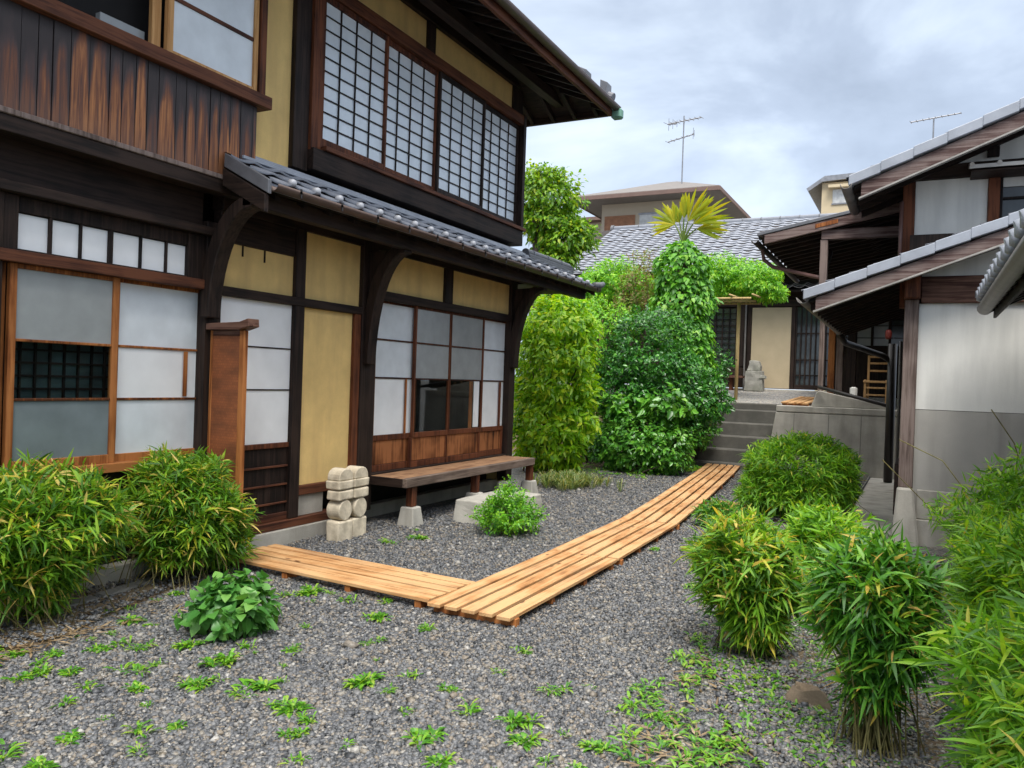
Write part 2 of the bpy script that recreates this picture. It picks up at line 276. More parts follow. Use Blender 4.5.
# ---------------------------------------------------------------- mesh helpers
ORG = {}
class MB:
    def __init__(s): s.v = []; s.f = []; s.uv = []; s.has_uv = False
    def quad(s, a, b, c, d):
        i = len(s.v); s.v += [a, b, c, d]; s.f.append((i, i + 1, i + 2, i + 3))
    def hexa(s, p):
        i = len(s.v); s.v += [tuple(q) for q in p]
        s.f += [(i, i + 3, i + 2, i + 1), (i + 4, i + 5, i + 6, i + 7), (i, i + 1, i + 5, i + 4), (i + 1, i + 2, i + 6, i + 5), (i + 2, i + 3, i + 7, i + 6), (i + 3, i, i + 4, i + 7)]
    def box(s, x0, x1, y0, y1, z0, z1):
        x0, x1 = min(x0, x1), max(x0, x1); y0, y1 = min(y0, y1), max(y0, y1); z0, z1 = min(z0, z1), max(z0, z1)
        s.hexa([(x0, y0, z0), (x1, y0, z0), (x1, y1, z0), (x0, y1, z0), (x0, y0, z1), (x1, y0, z1), (x1, y1, z1), (x0, y1, z1)]); return s
    def obox(s, o, a, b, c):
        o, a, b, c = map(Vector, (o, a, b, c))
        if a.cross(b).dot(c) < 0: a, b = b, a
        s.hexa([o, o + a, o + a + b, o + b, o + c, o + a + c, o + a + b + c, o + b + c]); return s
    def beam(s, p0, p1, w_, h, up=(0, 0, 1)):
        p0, p1 = Vector(p0), Vector(p1); d = p1 - p0; u = Vector(up); sd_ = d.cross(u).normalized() * w_; u2 = sd_.cross(d).normalized() * h
        return s.obox(p0 - sd_ / 2 - u2 / 2, d, sd_, u2)
    def tube(s, pts, rad, n=10, cap=True):
        pts = [Vector(p) for p in pts]; rad = rad if isinstance(rad, (list, tuple)) else [rad] * len(pts); base = len(s.v)
        for k, p in enumerate(pts):
            d = (pts[min(k + 1, len(pts) - 1)] - pts[max(k - 1, 0)]).normalized()
            u = d.cross(Vector((0, 0, 1))); u = d.cross(Vector((1, 0, 0))) if u.length < .05 else u; u.normalize(); v = d.cross(u)
            for j in range(n):
                a = 2 * math.pi * j / n; q = p + (u * math.cos(a) + v * math.sin(a)) * rad[k]; s.v.append(tuple(q))
        for k in range(len(pts) - 1):
            for j in range(n):
                a = base + k * n + j; b = base + k * n + (j + 1) % n; s.f.append((a, b, b + n, a + n))
        if cap:
            s.f.append(tuple(base + j for j in range(n))[::-1]); s.f.append(tuple(base + (len(pts) - 1) * n + j for j in range(n)))
        return s
    def prism(s, poly, axis, a, b):
        n = len(poly); i = len(s.v)
        def P(q, t): return {'X': (t, q[0], q[1]), 'Y': (q[0], t, q[1]), 'Z': (q[0], q[1], t)}[axis]
        s.v += [P(q, a) for q in poly] + [P(q, b) for q in poly]
        s.f += [tuple(range(i, i + n)), tuple(range(i + 2 * n - 1, i + n - 1, -1))]
        for k in range(n): s.f.append((i + k, i + n + k, i + n + (k + 1) % n, i + (k + 1) % n))
        return s
    def build_each(s, name, mat, parent):
        for i in range(0, len(s.v), 8):
            q = MB(); q.hexa(s.v[i:i + 8]); q.build(name, mat, parent)
    def build(s, name, mat, parent=None, bevel=0, smooth=False, loc=None):
        me = bpy.data.meshes.new(name); o = bpy.data.objects.new(name, me)
        og = ORG.get(parent.name, Vector()) if parent else (Vector(loc) if loc else Vector())
        me.from_pydata([(x - og.x, y - og.y, z - og.z) for x, y, z in s.v], [], s.f)
        if s.has_uv:
            u = me.uv_layers.new(name='UVMap'); u.data.foreach_set('uv', [c for q in s.uv for c in q])
        me.materials.append(MATS[mat]); me.validate()
        if smooth: me.polygons.foreach_set('use_smooth', [True] * len(me.polygons))
        C.objects.link(o)
        if parent: o.parent = parent
        else: o.location = og
        ORG[o.name] = og
        import bmesh
        bm = bmesh.new(); bm.from_mesh(me); bmesh.ops.recalc_face_normals(bm, faces=bm.faces); bm.to_mesh(me); bm.free()
        if bevel:
            b = o.modifiers.new('bevel', 'BEVEL'); b.width = bevel; b.segments = 1; b.limit_method = 'ANGLE'; b.angle_limit = R(40)
        return o
def tag(o, label=None, cat=None, group=None, kind=None):
    for k, v in (('label', label), ('category', cat), ('group', group), ('kind', kind)):
        if v: o[k] = v
    return o
def thing(name, label, cat, loc=(0, 0, 0), group=None):
    o = bpy.data.objects.new(name, None); C.objects.link(o); o.location = loc; o.empty_display_size = .2; ORG[o.name] = Vector(loc)
    return tag(o, label, cat, group)
def bx(name, mat, parent, x0, x1, y0, y1, z0, z1, bevel=.004): return MB().box(x0, x1, y0, y1, z0, z1).build(name, mat, parent, bevel)

def np_mesh(name, V, quads, mat, parent=None, smooth=False, loc=None):
    """V (n,3), quads (m,4); a triangle repeats no vertex: use -1 in 4th column"""
    me = bpy.data.meshes.new(name); og = ORG.get(parent.name, Vector()) if parent else (Vector(loc) if loc else Vector())
    V = np.asarray(V, np.float32) - np.array(og, np.float32)
    tri = quads[:, 3] < 0; nl = np.where(tri, 3, 4); tot = int(nl.sum())
    me.vertices.add(len(V)); me.vertices.foreach_set('co', V.ravel())
    me.loops.add(tot); me.polygons.add(len(quads))
    mask = np.ones_like(quads, bool); mask[tri, 3] = False
    me.loops.foreach_set('vertex_index', quads[mask].astype(np.int32))
    st = np.concatenate([[0], np.cumsum(nl)[:-1]]).astype(np.int32)
    me.polygons.foreach_set('loop_start', st)
    if smooth: me.polygons.foreach_set('use_smooth', np.ones(len(quads), bool))
    me.update(calc_edges=True); me.materials.append(MATS[mat])
    o = bpy.data.objects.new(name, me); C.objects.link(o)
    if parent: o.parent = parent
    else: o.location = og
    ORG[o.name] = og
    return o
def nrm(a): return a / (np.linalg.norm(a, axis=-1, keepdims=True) + 1e-9)
def leaves(P, D, U, length, width, droop=.25, prof=((.3, 1.0), (.66, .75)), fold=.25):
    """leaves at P along D with face normal about U; returns verts, faces"""
    n = len(P); D = nrm(D); Sd = nrm(np.cross(D, U)); Nn = np.cross(Sd, D)
    length = np.broadcast_to(length, (n,))[:, None]; width = np.broadcast_to(width, (n,))[:, None]
    dr = np.broadcast_to(droop, (n,))[:, None]
    def at(t): return P + D * length * t + np.array([0, 0, -1.0]) * length * dr * t * t
    V = [at(0)]
    for t, wd in prof:
        m = at(t); V += [m - Sd * width * wd * .5 + Nn * width * wd * fold * .5, m, m + Sd * width * wd * .5 + Nn * width * wd * fold * .5]
    V.append(at(1)); k = len(V); V = np.stack(V, 1).reshape(-1, 3)
    F = [(0, 2, 1, -1), (0, 3, 2, -1)]
    for r in range(len(prof) - 1):
        a = 1 + 3 * r; F += [(a, a + 1, a + 4, a + 3), (a + 1, a + 2, a + 5, a + 4)]
    a = 1 + 3 * (len(prof) - 1); F += [(a, a + 1, k - 1, -1), (a + 1, a + 2, k - 1, -1)]
    F = np.array(F); Q = F[None] + (np.arange(n) * k)[:, None, None]; Q = np.where(F[None] < 0, -1, Q).reshape(-1, 4)
    return V, Q
def merge(parts):
    V = []; Q = []; o = 0
    for v, q in parts:
        Q.append(np.where(q < 0, -1, q + o)); V.append(v); o += len(v)
    return np.concatenate(V), np.concatenate(Q)
def rdir(n):
    return nrm(rng.normal(size=(n, 3)))
def blob_pts(blobs, n, shell=.55, noise=.14):
    """points near the surface of a union of ellipsoids + outward directions"""
    out = []; dirs = []; wts = np.array([b[1][0] * b[1][1] + b[1][0] * b[1][2] + b[1][1] * b[1][2] for b in blobs]); wts = wts / wts.sum()
    cen = np.array([b[0] for b in blobs], float); rad = np.array([b[1] for b in blobs], float)
    ph = rng.uniform(0, 6.28, (len(blobs), 4))
    cnt = 0
    while cnt < n:
        m = 4000; k = rng.choice(len(blobs), m, p=wts); d = rdir(m)
        rr = 1 - (1 - shell) * rng.random(m) ** 2.0
        lump = 1 + noise * (np.sin(d[:, 0] * 5 + ph[k, 0]) * np.sin(d[:, 1] * 5 + ph[k, 1]) + np.sin(d[:, 2] * 7 + ph[k, 2]) * .7)
        p = cen[k] + d * rad[k] * (rr * lump)[:, None]
        q = ((p[:, None] - cen[None]) / rad[None]); inside = (np.linalg.norm(q, axis=2) < .62).any(1)
        p = p[~inside]; d = nrm((d / rad[k]))[~inside]
        out.append(p); dirs.append(d); cnt += len(p)
    return np.concatenate(out)[:n], np.concatenate(dirs)[:n]
def stems(paths, rad, n=5):
    mb = MB()
    for p in paths: mb.tube(p, [rad * (1 - .5 * i / (len(p) - 1)) for i in range(len(p))], n, cap=False)
    return mb

# ================================================================ GROUND
def grid_sheet(name, mat, x0, x1, y0, y1, zf, nx, ny, kind='structure'):
    xs = np.linspace(x0, x1, nx); ys = np.linspace(y0, y1, ny); X, Y = np.meshgrid(xs, ys); Z = zf(X, Y)
    V = np.stack([X, Y, Z], -1).reshape(-1, 3); i = (np.arange(ny - 1)[:, None] * nx + np.arange(nx - 1)).ravel()
    Q = np.stack([i, i + 1, i + nx + 1, i + nx], 1); return tag(np_mesh(name, V, Q, mat, None, True), kind=kind)
grid_sheet('ground', 'gravel', -150, 150, -100, 250, lambda X, Y: X * 0, 60, 70)
def soil_sheet(name, pts, z=.006):
    cx = sum(p[0] for p in pts) / len(pts); cy = sum(p[1] for p in pts) / len(pts)
    mb = MB(); n = len(pts); ring = []
    for k in range(n):
        a = Vector(pts[k]); b = Vector(pts[(k + 1) % n])
        for t in range(6):
            q = a.lerp(b, t / 6); ring.append((q.x + random.uniform(-.05, .05), q.y + random.uniform(-.05, .05)))
    mb.v = [(cx, cy, z + .02)] + [(cx + (q[0] - cx) * .6, cy + (q[1] - cy) * .6, z + .012 + random.uniform(0, .012)) for q in ring] + [(q[0], q[1], z - .008) for q in ring]
    m = len(ring)
    for k in range(m):
        mb.f.append((0, 1 + k, 1 + (k + 1) % m)); mb.f.append((1 + k, 1 + m + k, 1 + m + (k + 1) % m, 1 + (k + 1) % m))
    return tag(mb.build(name, 'soil', smooth=True), kind='structure')
SOILS = [[(-4.75, 1.6), (-4.2, 1.9), (-3.95, 2.6), (-4.15, 3.1), (-4.35, 3.9), (-4.7, 4.15)],
         [(-1.0, 4.4), (-.72, 3.5), (-.35, 2.9), (.3, 2.2), (1.3, 2.2), (1.3, 8.3), (.1, 8.3), (-.45, 7.4), (-.9, 6.2)],
         [(-6.5, 12.4), (-4.3, 12.3), (-3.6, 13.6), (-3.6, 14.1), (-6.5, 14.1)], [(-1.9, 9.1), (-.8, 8.8), (-.65, 10.4), (-1.6, 10.7)]]
for s_ in SOILS: soil_sheet('soil', s_)
# raised terrace behind the steps
tz = lambda Y: 1.15 + (Y - 15.6) * .075
def terr(X, Y): return 1.15 + np.clip((Y - 15.6), 0, 3.4) * .075
grid_sheet('terrace', 'terrace_gravel', -9.5, .6, 15.6, 40, terr, 4, 30)
tag(MB().prism([(13.9, 0), (15.595, 1.14), (15.595, -.1), (13.9, -.1)], 'X', -9.5, -3.62).build('earth_bank', 'soil'), kind='structure')
tag(MB().box(-.68, -.17, 8.75, 14.2, -.1, .05).build('path', 'concrete', bevel=.01), kind='structure')
tag(MB().box(-.70, -.682, 8.75, 14.2, -.1, .075).build('path_edge', 'kerb_stone', bevel=.004), kind='structure')
k_ = thing('kerb', 'low grey stone kerb along the soil below the bamboo by the wooden house', 'kerb', (-4.4, 3, 0))
for (a, b) in (((-4.36, 2.55), (-4.40, 3.18)), ((-4.405, 3.2), (-4.52, 3.85))):
    MB().obox((a[0] - .11, a[1], -.05), (.11, 0, 0), (b[0] - a[0], b[1] - a[1], 0), (0, 0, .085)).build('kerb_block', 'kerb_stone', k_, .012)

# pebbles
def pebbles():
    n = 400000; d = 1.9 * np.exp(rng.random(n) * 2.02); a = rng.uniform(-.66, .66, n)
    # spread in the yard by distance, dense near the viewer
    th = a; fx, fy = -.4573, .8893
    X = d * (fx + np.tan(th) * .8887); Y = d * (fy + np.tan(th) * .4572)
    ok = (X > -4.72) & (X < 1.2) & (Y > .9) & (Y < 14.15) & ~((X > .0) & (Y > 8))
    zoff = np.zeros(len(X))
    def inside(poly):
        c = np.zeros(len(X), bool); m = len(poly)
        for i in range(m):
            (x1, y1), (x2, y2) = poly[i], poly[(i + 1) % m]
            t = ((y1 > Y) != (y2 > Y)) & (X < (x2 - x1) * (Y - y1) / (y2 - y1 + 1e-9) + x1); c ^= t
        return c
    keep = rng.random(len(X)) < np.where(X > -1.5, .7, .4)
    for s_ in SOILS:
        ins = inside(s_); ok &= ~ins | keep; zoff[ins] = .022
    ok &= ~((X > -.72) & (X < -.1) & (Y > 8.7))
    X, Y, d, zoff = X[ok], Y[ok], d[ok], zoff[ok]; m = len(X)
    size = rng.gamma(4, .0012, m) + .003; size *= 1 + np.clip(d - 4, 0, 9) * .06
    cube = np.array([(x, y, z) for z in (-1, 1) for y in (-1, 1) for x in (-1, 1)], float)
    V = cube[None] * rng.uniform(.45, 1.1, (m, 8, 3)); V *= (size[:, None, None] * rng.uniform(.6, 1.25, (m, 1, 3)))
    q = nrm(rng.normal(size=(m, 4))); w_, x, y, z = q.T
    Rm = np.stack([1 - 2 * (y * y + z * z), 2 * (x * y - w_ * z), 2 * (x * z + w_ * y), 2 * (x * y + w_ * z), 1 - 2 * (x * x + z * z), 2 * (y * z - w_ * x), 2 * (x * z - w_ * y), 2 * (y * z + w_ * x), 1 - 2 * (x * x + y * y)], 1).reshape(m, 3, 3)
    V = np.einsum('nij,nkj->nki', Rm, V); V[..., 2] *= .7
    V += np.stack([X, Y, size * .35 + zoff], 1)[:, None]
    F = np.array([(0, 2, 3, 1), (4, 5, 7, 6), (0, 1, 5, 4), (2, 6, 7, 3), (0, 4, 6, 2), (1, 3, 7, 5)])
    Q = (F[None] + (np.arange(m) * 8)[:, None, None]).reshape(-1, 4)
    o = np_mesh('gravel', V.reshape(-1, 3), Q, 'pebble'); tag(o, 'crushed grey gravel stones covering the yard', 'gravel', kind='stuff')
pebbles()

# ================================================================ ROOF HELPERS
def tile_roof(name, mat, parent, eave, along, up, slope, length, run, tw=.265, course=.24, lift=.028, amp=.026, keep=None):
    """curved pan tiles. eave = corner at the eave line, along = unit vector of the eave, up = horizontal unit vector up the slope"""
    e = np.array(eave, float); al = np.array(along, float); u = np.array(up, float)
    sl = math.hypot(1, slope); us = (u + np.array([0, 0, slope])) / sl; nn = np.cross(al, us); nn = nn if nn[2] > 0 else -nn
    nt_ = max(1, round(length / tw)); tw = length / nt_; Ls = run * sl; nc = max(1, math.ceil(Ls / course)); course = Ls / nc
    us_ = np.array([0, .12, .3, .5, .68, .8, .9, 1.0]); hh = amp * np.array([.55, -.1, -.75, -1, -.55, .5, 1.0, .55])
    V = []; F = []
    jr = rng.normal(0, .0025, (nc, nt_))
    for c in range(nc):
        for t in range(nt_):
            if keep and not keep(*(e + al * (t + .5) * tw + us * (c + .5) * course)[:2]): continue
            b = len(V); j = jr[c, t]
            for (s_, lf) in ((c * course - .012, lift + .0), (c * course - .012, lift + .016), ((c + 1) * course, .004)):
                for k in range(8):
                    V.append(e + al * ((t + us_[k]) * tw) + us * (s_ + j * 2) + nn * (hh[k] + lf + j + .02))
            for r in (0, 1):
                for k in range(7): F.append((b + r * 8 + k, b + r * 8 + k + 1, b + r * 8 + k + 9, b + r * 8 + k + 8))
    return np_mesh(name, np.array(V), np.array(F), mat, parent)
def slab(mb, eave, along, up, slope, length, run, th):
    e = Vector(eave); al = Vector(along) * length; us = (Vector(up) + Vector((0, 0, slope))) * run
    nn = al.cross(us).normalized(); nn = nn if nn.z > 0 else -nn
    mb.obox(e - nn * th, al, us, nn * th); return mb
def half_gutter(mb, p0, p1, r, n=8, t=.006):
    p0, p1 = Vector(p0), Vector(p1); d = (p1 - p0).normalized(); s_ = d.cross(Vector((0, 0, 1))).normalized()
    i = len(mb.v)
    for p in (p0, p1):
        for rr in (r, r - t):
            for k in range(n + 1):
                a = math.pi * k / n; mb.v.append(tuple(p + s_ * math.cos(a) * rr - Vector((0, 0, 1)) * math.sin(a) * rr))
    m = n + 1
    for k in range(n):
        mb.f += [(i + k, i + k + 1, i + 2 * m + k + 1, i + 2 * m + k), (i + m + k, i + 3 * m + k, i + 3 * m + k + 1, i + m + k + 1), (i + k, i + m + k, i + m + k + 1, i + k + 1), (i + 2 * m + k, i + 2 * m + k + 1, i + 3 * m + k + 1, i + 3 * m + k)]
    mb.f += [(i, i + 2 * m, i + 3 * m, i + m), (i + n, i + m + n, i + 3 * m + n, i + 2 * m + n)]
    return mb

# ================================================================ LEFT WOODEN HOUSE
HX = -4.75
def fy(y, X=HX): return y * X / -5.05
def fz(z, X=HX): return 1.45 + (z - 1.45) * X / -5.05
H1 = thing('wooden_house', 'dark timbered two storey house with ochre plaster walls and paper lattice windows', 'house', (HX, 6, 0))
def fb(name, mat, y0, y1, z0, z1, x0=-.1, x1=0., parent=None, bevel=.004):
    """box on the facade plane, y and z as measured on it, x as depth from it"""
    return bx(name, mat, parent or H1, HX + x0, HX + x1, fy(y0), fy(y1), fz(z0), fz(z1), bevel)
# body behind the facade, so that no light leaks through
MB().box(-10, HX - .34, .4, fy(9.83), .05, 5.0).build('inner_wall', 'dark_inside', H1)
# --- posts and beams, ground floor
fb('post', 'dark_wood', 4.46, 4.62, .02, 2.62, -.12, .012)
fb('post', 'dark_wood', 5.475, 5.60, .12, 2.75, -.12, .010)
fb('post', 'red_wood', 6.335, 6.43, .12, 2.08, -.12, .008)
fb('post', 'dark_wood', 6.43, 6.67, .05, 2.8, -.12, .02)
fb('post', 'dark_wood', 9.70, 9.87, .05, 2.8, -.12, .015)
fb('post', 'dark_wood', 2.84, 2.905, .3, 2.5, -.12, .006)
fb('beam', 'dark_wood_y', 4.625, 6.43, 2.052, 2.128, -.1, .018)            # entry lintel
fb('beam', 'dark_wood_y', 1.0, 4.62, 2.50, 2.565, -.1, .06)               # under the bay
fb('beam', 'dark_wood_y', 4.62, 9.87, 2.745, 2.99, -.12, .004)
fb('beam', 'dark_wood_y', 6.67, 9.70, 2.24, 2.335, -.11, .012)
fb('post', 'dark_wood', 8.01, 8.18, 2.336, 2.745, -.1, .006)
fb('beam', 'red_wood_y', 1.0, 4.46, 2.075, 2.15, -.11, .035)             # lintel of the bay
fb('wall_panel', 'dark_wood_y', 1.0, 4.46, 2.566, 2.9, -.14, -.04)
fb('wall_panel', 'dark_wood', 4.3, 4.46, 2.152, 2.498, -.12, -.004)
fb('wall_panel', 'dark_wood', 2.905, 3.0, 2.152, 2.498, -.12, -.004)
fb('wall_panel', 'dark_wood_y', 1.0, 4.46, .05, .70, -.14, -.03)
fb('beam', 'orange_wood_y', 1.0, 4.46, .70, .765, -.12, .03)
fb('wall_panel', 'dark_wood_y', 4.62, 5.475, 2.493, 2.745, -.1, -.012)    # board above the entry plaster
for y0, y1, z0, z1 in ((4.62, 5.475, 2.13, 2.49), (5.6, 6.43, 2.13, 2.745), (5.6, 6.335, .405, 2.05), (6.67, 8.01, 2.337, 2.745), (8.18, 9.7, 2.337, 2.745)):
    fb('plaster_panel', 'ochre_plaster', y0, y1, z0, z1, -.12, -.03, bevel=0)
fb('beam', 'red_wood_y', 5.6, 6.335, .315, .404, -.1, .004)
fb('foundation', 'concrete', 5.6, 5.97, .12, .313, -.12, -.02)
fb('beam', 'red_wood_y', 4.62, 6.43, .045, .118, -.12, .03)
fb('foundation', 'concrete', 1.0, 6.5, -.1, .043, -.2, .06)
fb('foundation', 'concrete', 6.5, 9.9, -.2, .04, -.3, -.18)
fb('wall_panel', 'dark_inside', 5.97, 6.335, .12, .313, -.3, -.2)
# door knob nails in the plaster
nl = MB()
for y, z0, z1 in ((4.86, 2.40, 2.489), (5.11, 2.385, 2.489)): nl.box(HX - .03, HX - .02, fy(y), fy(y + .012), fz(z0), fz(z1))
nl.build('hook', 'dark_wood', H1)
# --- transom panes over the bay
tr = MB(); tw_ = fb('transom_window', 'dark_wood', 2.99, 4.31, 2.152, 2.166, -.09, -.01)
for y0, y1 in ((3.01, 3.212), (3.232, 3.425), (3.44, 3.64), (3.672, 3.89), (3.905, 4.11), (4.125, 4.3)):
    fb('pane', 'paper_pane', y0, y1, 2.16, 2.393, -.09, -.045, tw_, 0)
mu_ = MB()
for y0, y1 in ((2.99, 3.01), (3.212, 3.232), (3.425, 3.44), (3.64, 3.672), (3.89, 3.905), (4.11, 4.125)): mu_.box(HX - .08, HX - .022, fy(y0), fy(y1), fz(2.166), fz(2.40))
mu_.box(HX - .08, HX - .02, fy(2.99), fy(4.31), fz(2.40), fz(2.498)); mu_.build('mullion', 'dark_wood', tw_, .003)
# --- sliding sashes
def sash(y0, y1, z0, z1, rails, panes, sw=.035, wood_='orange_wood', bot=.05, x1=-.02, th=.035, top=.03, extra=None):
    gy = lambda q: fy(q, HX + x1); gz = lambda q: fz(q, HX + x1)
    o = MB()
    o.box(HX + x1 - th, HX + x1, gy(y0), gy(y0 + sw), gz(z0), gz(z1)); o.box(HX + x1 - th, HX + x1, gy(y1 - sw), gy(y1), gz(z0), gz(z1))
    yy0, yy1 = y0 + sw, y1 - sw
    o.box(HX + x1 - th, HX + x1 - .001, gy(yy0), gy(yy1), gz(z0), gz(z0 + bot)); o.box(HX + x1 - th, HX + x1 - .001, gy(yy0), gy(yy1), gz(z1 - top), gz(z1))
    for r in rails: o.box(HX + x1 - th * .8, HX + x1 - .004, gy(yy0), gy(yy1), gz(r - .009), gz(r + .009))
    w0 = o.build('window_sash', wood_, H1, .003)
    zs = [z0 + bot] + list(rails) + [z1 - top]
    for i, p in enumerate(panes):
        if p: MB().box(HX + x1 - th * .6, HX + x1 - th * .45, gy(yy0), gy(yy1), gz(zs[i]), gz(zs[i + 1])).build('pane', p, w0)
    return w0
for (y0, y1, x1, p) in ((2.0, 2.93, -.055, ('frost_dark', 'clear_glass', 'frost_dark')), (2.955, 3.715, -.012, ('frost_dark', 'clear_glass', 'frost_mid')), (3.69, 4.46, -.055, ('frost_bright', 'paper_pane', 'frost_bright'))):
    sash(y0, y1, .766, 2.073, (1.215, 1.592), p, .046 if x1 > -.05 else .03, 'orange_wood', .06, x1)
# --- entry door
d0 = fb('door', 'red_wood', 4.622, 5.473, .77, .815, -.06, -.012)
for a, b in ((.815, 1.28), (1.292, 1.648), (1.66, 2.05)): fb('pane', 'paper_pane', 4.64, 5.473, a, b, -.05, -.03, d0, 0)
mm_ = MB()
for z in (1.28, 1.648): mm_.box(HX - .05, HX - .022, fy(4.64), fy(5.473), fz(z), fz(z + .012))
mm_.box(HX - .06, HX - .012, fy(4.622), fy(4.64), fz(.12), fz(2.05)); mm_.build('mullion', 'dark_wood_y', d0, .002)
bd = MB(); bd.box(HX - .055, HX - .035, fy(4.64), fy(5.473), fz(.12), fz(.77)); bd.build('door_board', 'dark_wood', d0)
rb = MB()
for z in (.595, .43, .265): rb.box(HX - .035, HX - .015, fy(4.64), fy(5.473), fz(z), fz(z + .018))
rb.box(HX - .036, HX - .010, fy(4.64), fy(5.473), fz(.12), fz(.185)); rb.build('door_rib', 'red_wood_y', d0, .003)
# --- right window group over the bench: panel, panes
zb = .42
fb('beam', 'dark_wood_y', 6.67, 9.70, .36, .42, -.12, .01)
for i, (y0, y1, x1, pp, last) in enumerate(((6.675, 7.47, -.055, ('paper_pane', 'frost_bright', 'frost_bright'), 0), (7.42, 8.2, -.018, ('clear_glass', 'frost_mid', 'frost_mid'), 0),
                                   (8.16, 9.0, -.018, ('clear_glass', 'frost_mid', 'frost_mid'), 0), (8.95, 9.7, -.055, ('paper_pane', 'frost_bright', 'frost_bright'), 0))):
    ws = sash(y0, y1, .755, 2.24, (1.42, 1.825), pp, .03, 'red_wood', .06, x1)
    fb('lower_panel', 'panel_wood', y0 + .03, y1 - .03, .49, .753, x1 - .03, x1 - .014, ws)
    lf = MB(); lf.box(HX + x1 - .035, HX + x1, fy(y0), fy(y0 + .03), fz(.42), fz(.755)); lf.box(HX + x1 - .035, HX + x1, fy(y1 - .03), fy(y1), fz(.42), fz(.755)); lf.box(HX + x1 - .034, HX + x1 - .002, fy(y0 + .03), fy(y1 - .03), fz(.42), fz(.488))
    lf.build('panel_frame', 'red_wood', ws, .003)
# paper screens standing just inside the clear bottom panes
fb('paper_screen', 'paper_pane', 8.83, 8.96, .82, 1.41, -.045, -.030)
fb('window_jamb', 'orange_wood', 8.72, 8.80, .80, 1.41, -.045, -.034)
fb('window_jamb', 'orange_wood', 7.33, 7.37, .80, 1.41, -.06, -.054)
fb('window_jamb', 'orange_wood', 4.33, 4.37, 1.23, 1.58, -.06, -.056)
fb('window_jamb', 'red_wood', 9.55, 9.61, .80, 1.41, -.06, -.054)
# added grid and teal sheet behind the bay glass, imitating a reflected lattice
il = fb('glass_backing', 'reflection_teal', 1.0, 4.3, .8, 2.0, -.14, -.13, bevel=0); m_ = MB()
for k in range(34): m_.box(HX - .13, HX - .115, fy(1.0 + .1 * k), fy(1.0 + .1 * k + (.05 if k % 8 == 4 else .014)), fz(.8), fz(2.0))
for k in range(14): m_.box(HX - .128, HX - .118, fy(1.0), fy(4.3), fz(.85 + .085 * k), fz(.864 + .085 * k))
m_.build('lattice', 'dark_wood', il)
fb('glass_backing', 'dark_inside', 6.7, 9.7, .5, 2.2, -.20, -.19, bevel=0)
# --- curved braces that carry the eave
def brace(y, wid, zlow, ztop, xout, name='brace'):
    c = []; n = 12
    for k in range(n + 1):
        t = k / n; a = t * math.pi / 2
        c.append((HX + .03 + (xout) * (1 - math.cos(a)), zlow + (ztop - zlow) * math.sin(a) ** .9))
    th = [.043 + .013 * math.sin(k / n * math.pi) for k in range(n + 1)]
    out = [(p[0] + .0, p[1]) for p in c]; mb = MB(); i = len(mb.v)
    for k in range(n + 1):
        p = Vector((c[k][0], 0, c[k][1])); q = Vector((c[min(k + 1, n)][0] - c[max(k - 1, 0)][0], 0, c[min(k + 1, n)][1] - c[max(k - 1, 0)][1])).normalized(); nn = Vector((q.z, 0, -q.x))
        for s_, yy in ((-1, y), (1, y), (1, y + wid), (-1, y + wid)): v = p + nn * th[k] * s_; mb.v.append((v.x, yy, v.z))
    for k in range(n):
        for j in range(4): mb.f.append((i + k * 4 + j, i + k * 4 + (j + 1) % 4, i + k * 4 + 4 + (j + 1) % 4, i + k * 4 + 4 + j))
    mb.f += [(i, i + 1, i + 2, i + 3), (i + n * 4 + 3, i + n * 4 + 2, i + n * 4 + 1, i + n * 4)]
    return mb.build(name, 'dark_wood', H1, .008)
brace(4.16, .13, 1.83, 2.66, .44); brace(6.08, .13, 1.55, 2.64, .42); brace(9.13, .13, 1.6, 2.64, .42)
# solid spandrel over each window brace, as wide as the curve
for y in (6.12, 9.17):
    poly = [(HX + .0, 2.62)] + [(HX + .03 + .42 * (1 - math.cos(t * math.pi / 2)), 1.55 + 1.09 * math.sin(t * math.pi / 2) ** .9) for t in [k / 10 for k in range(11)]]
    MB().prism(poly[::-1], 'Y', y, y + .05).build('brace_web', 'dark_wood', H1)
# --- pent roof over the ground floor
EX, EY0, EY1, ES, EZ = -4.18, 4.2, 10.56, .52, 2.775
tr_ = tile_roof('pent_roof', 'roof_tile', H1, (EX, EY0, EZ), (0, 1, 0), (-1, 0, 0), ES, EY1 - EY0, .58, .262, .22, .02, .009)
sl_ = MB(); slab(sl_, (EX - .03, EY0, EZ - .012), (0, 1, 0), (-1, 0, 0), ES, EY1 - EY0 - .05, .55, .03); sl_.build('roof_board', 'dark_wood_y', H1)
nt2 = round((EY1 - EY0) / .262)
y = EY0 + .9 * (EY1 - EY0) / nt2; kn = MB(); kn.tube([(EX + .055 - q, y, EZ + .062) for q in (0, .006, .018, .05)], [.010, .024, .030, .030], 12); kn0 = kn.build('eave_knob', 'knob_tile', H1, smooth=True)
for k in range(1, nt2):
    o = kn0.copy(); C.objects.link(o); o.parent = H1; o.location.y = k * (EY1 - EY0) / nt2
fr = MB(); fr.box(EX - .02, EX + .018, EY0, EY1, EZ - .03, EZ + .022); fr.build('eave_tile_edge', 'roof_tile', H1, .006)
ns = MB()   # flat tile courses where roof meets wall
for k in range(3): ns.box(HX - .12, HX + .17 - .045 * k, 4.37, 9.27, 3.045 + .028 * k, 3.070 + .028 * k)
ns.build('wall_flashing', 'verge_tile', H1, .004)
rd = MB()   # ridge that runs on past the upper storey
for k in range(3): rd.box(HX + .02 + .012 * k, HX + .20 - .012 * k, 9.272, 10.66, 3.00 + .034 * k, 3.030 + .034 * k)
rd.tube([(HX + .11, 9.272, 3.115), (HX + .11, 10.68, 3.115)], .055, 14)
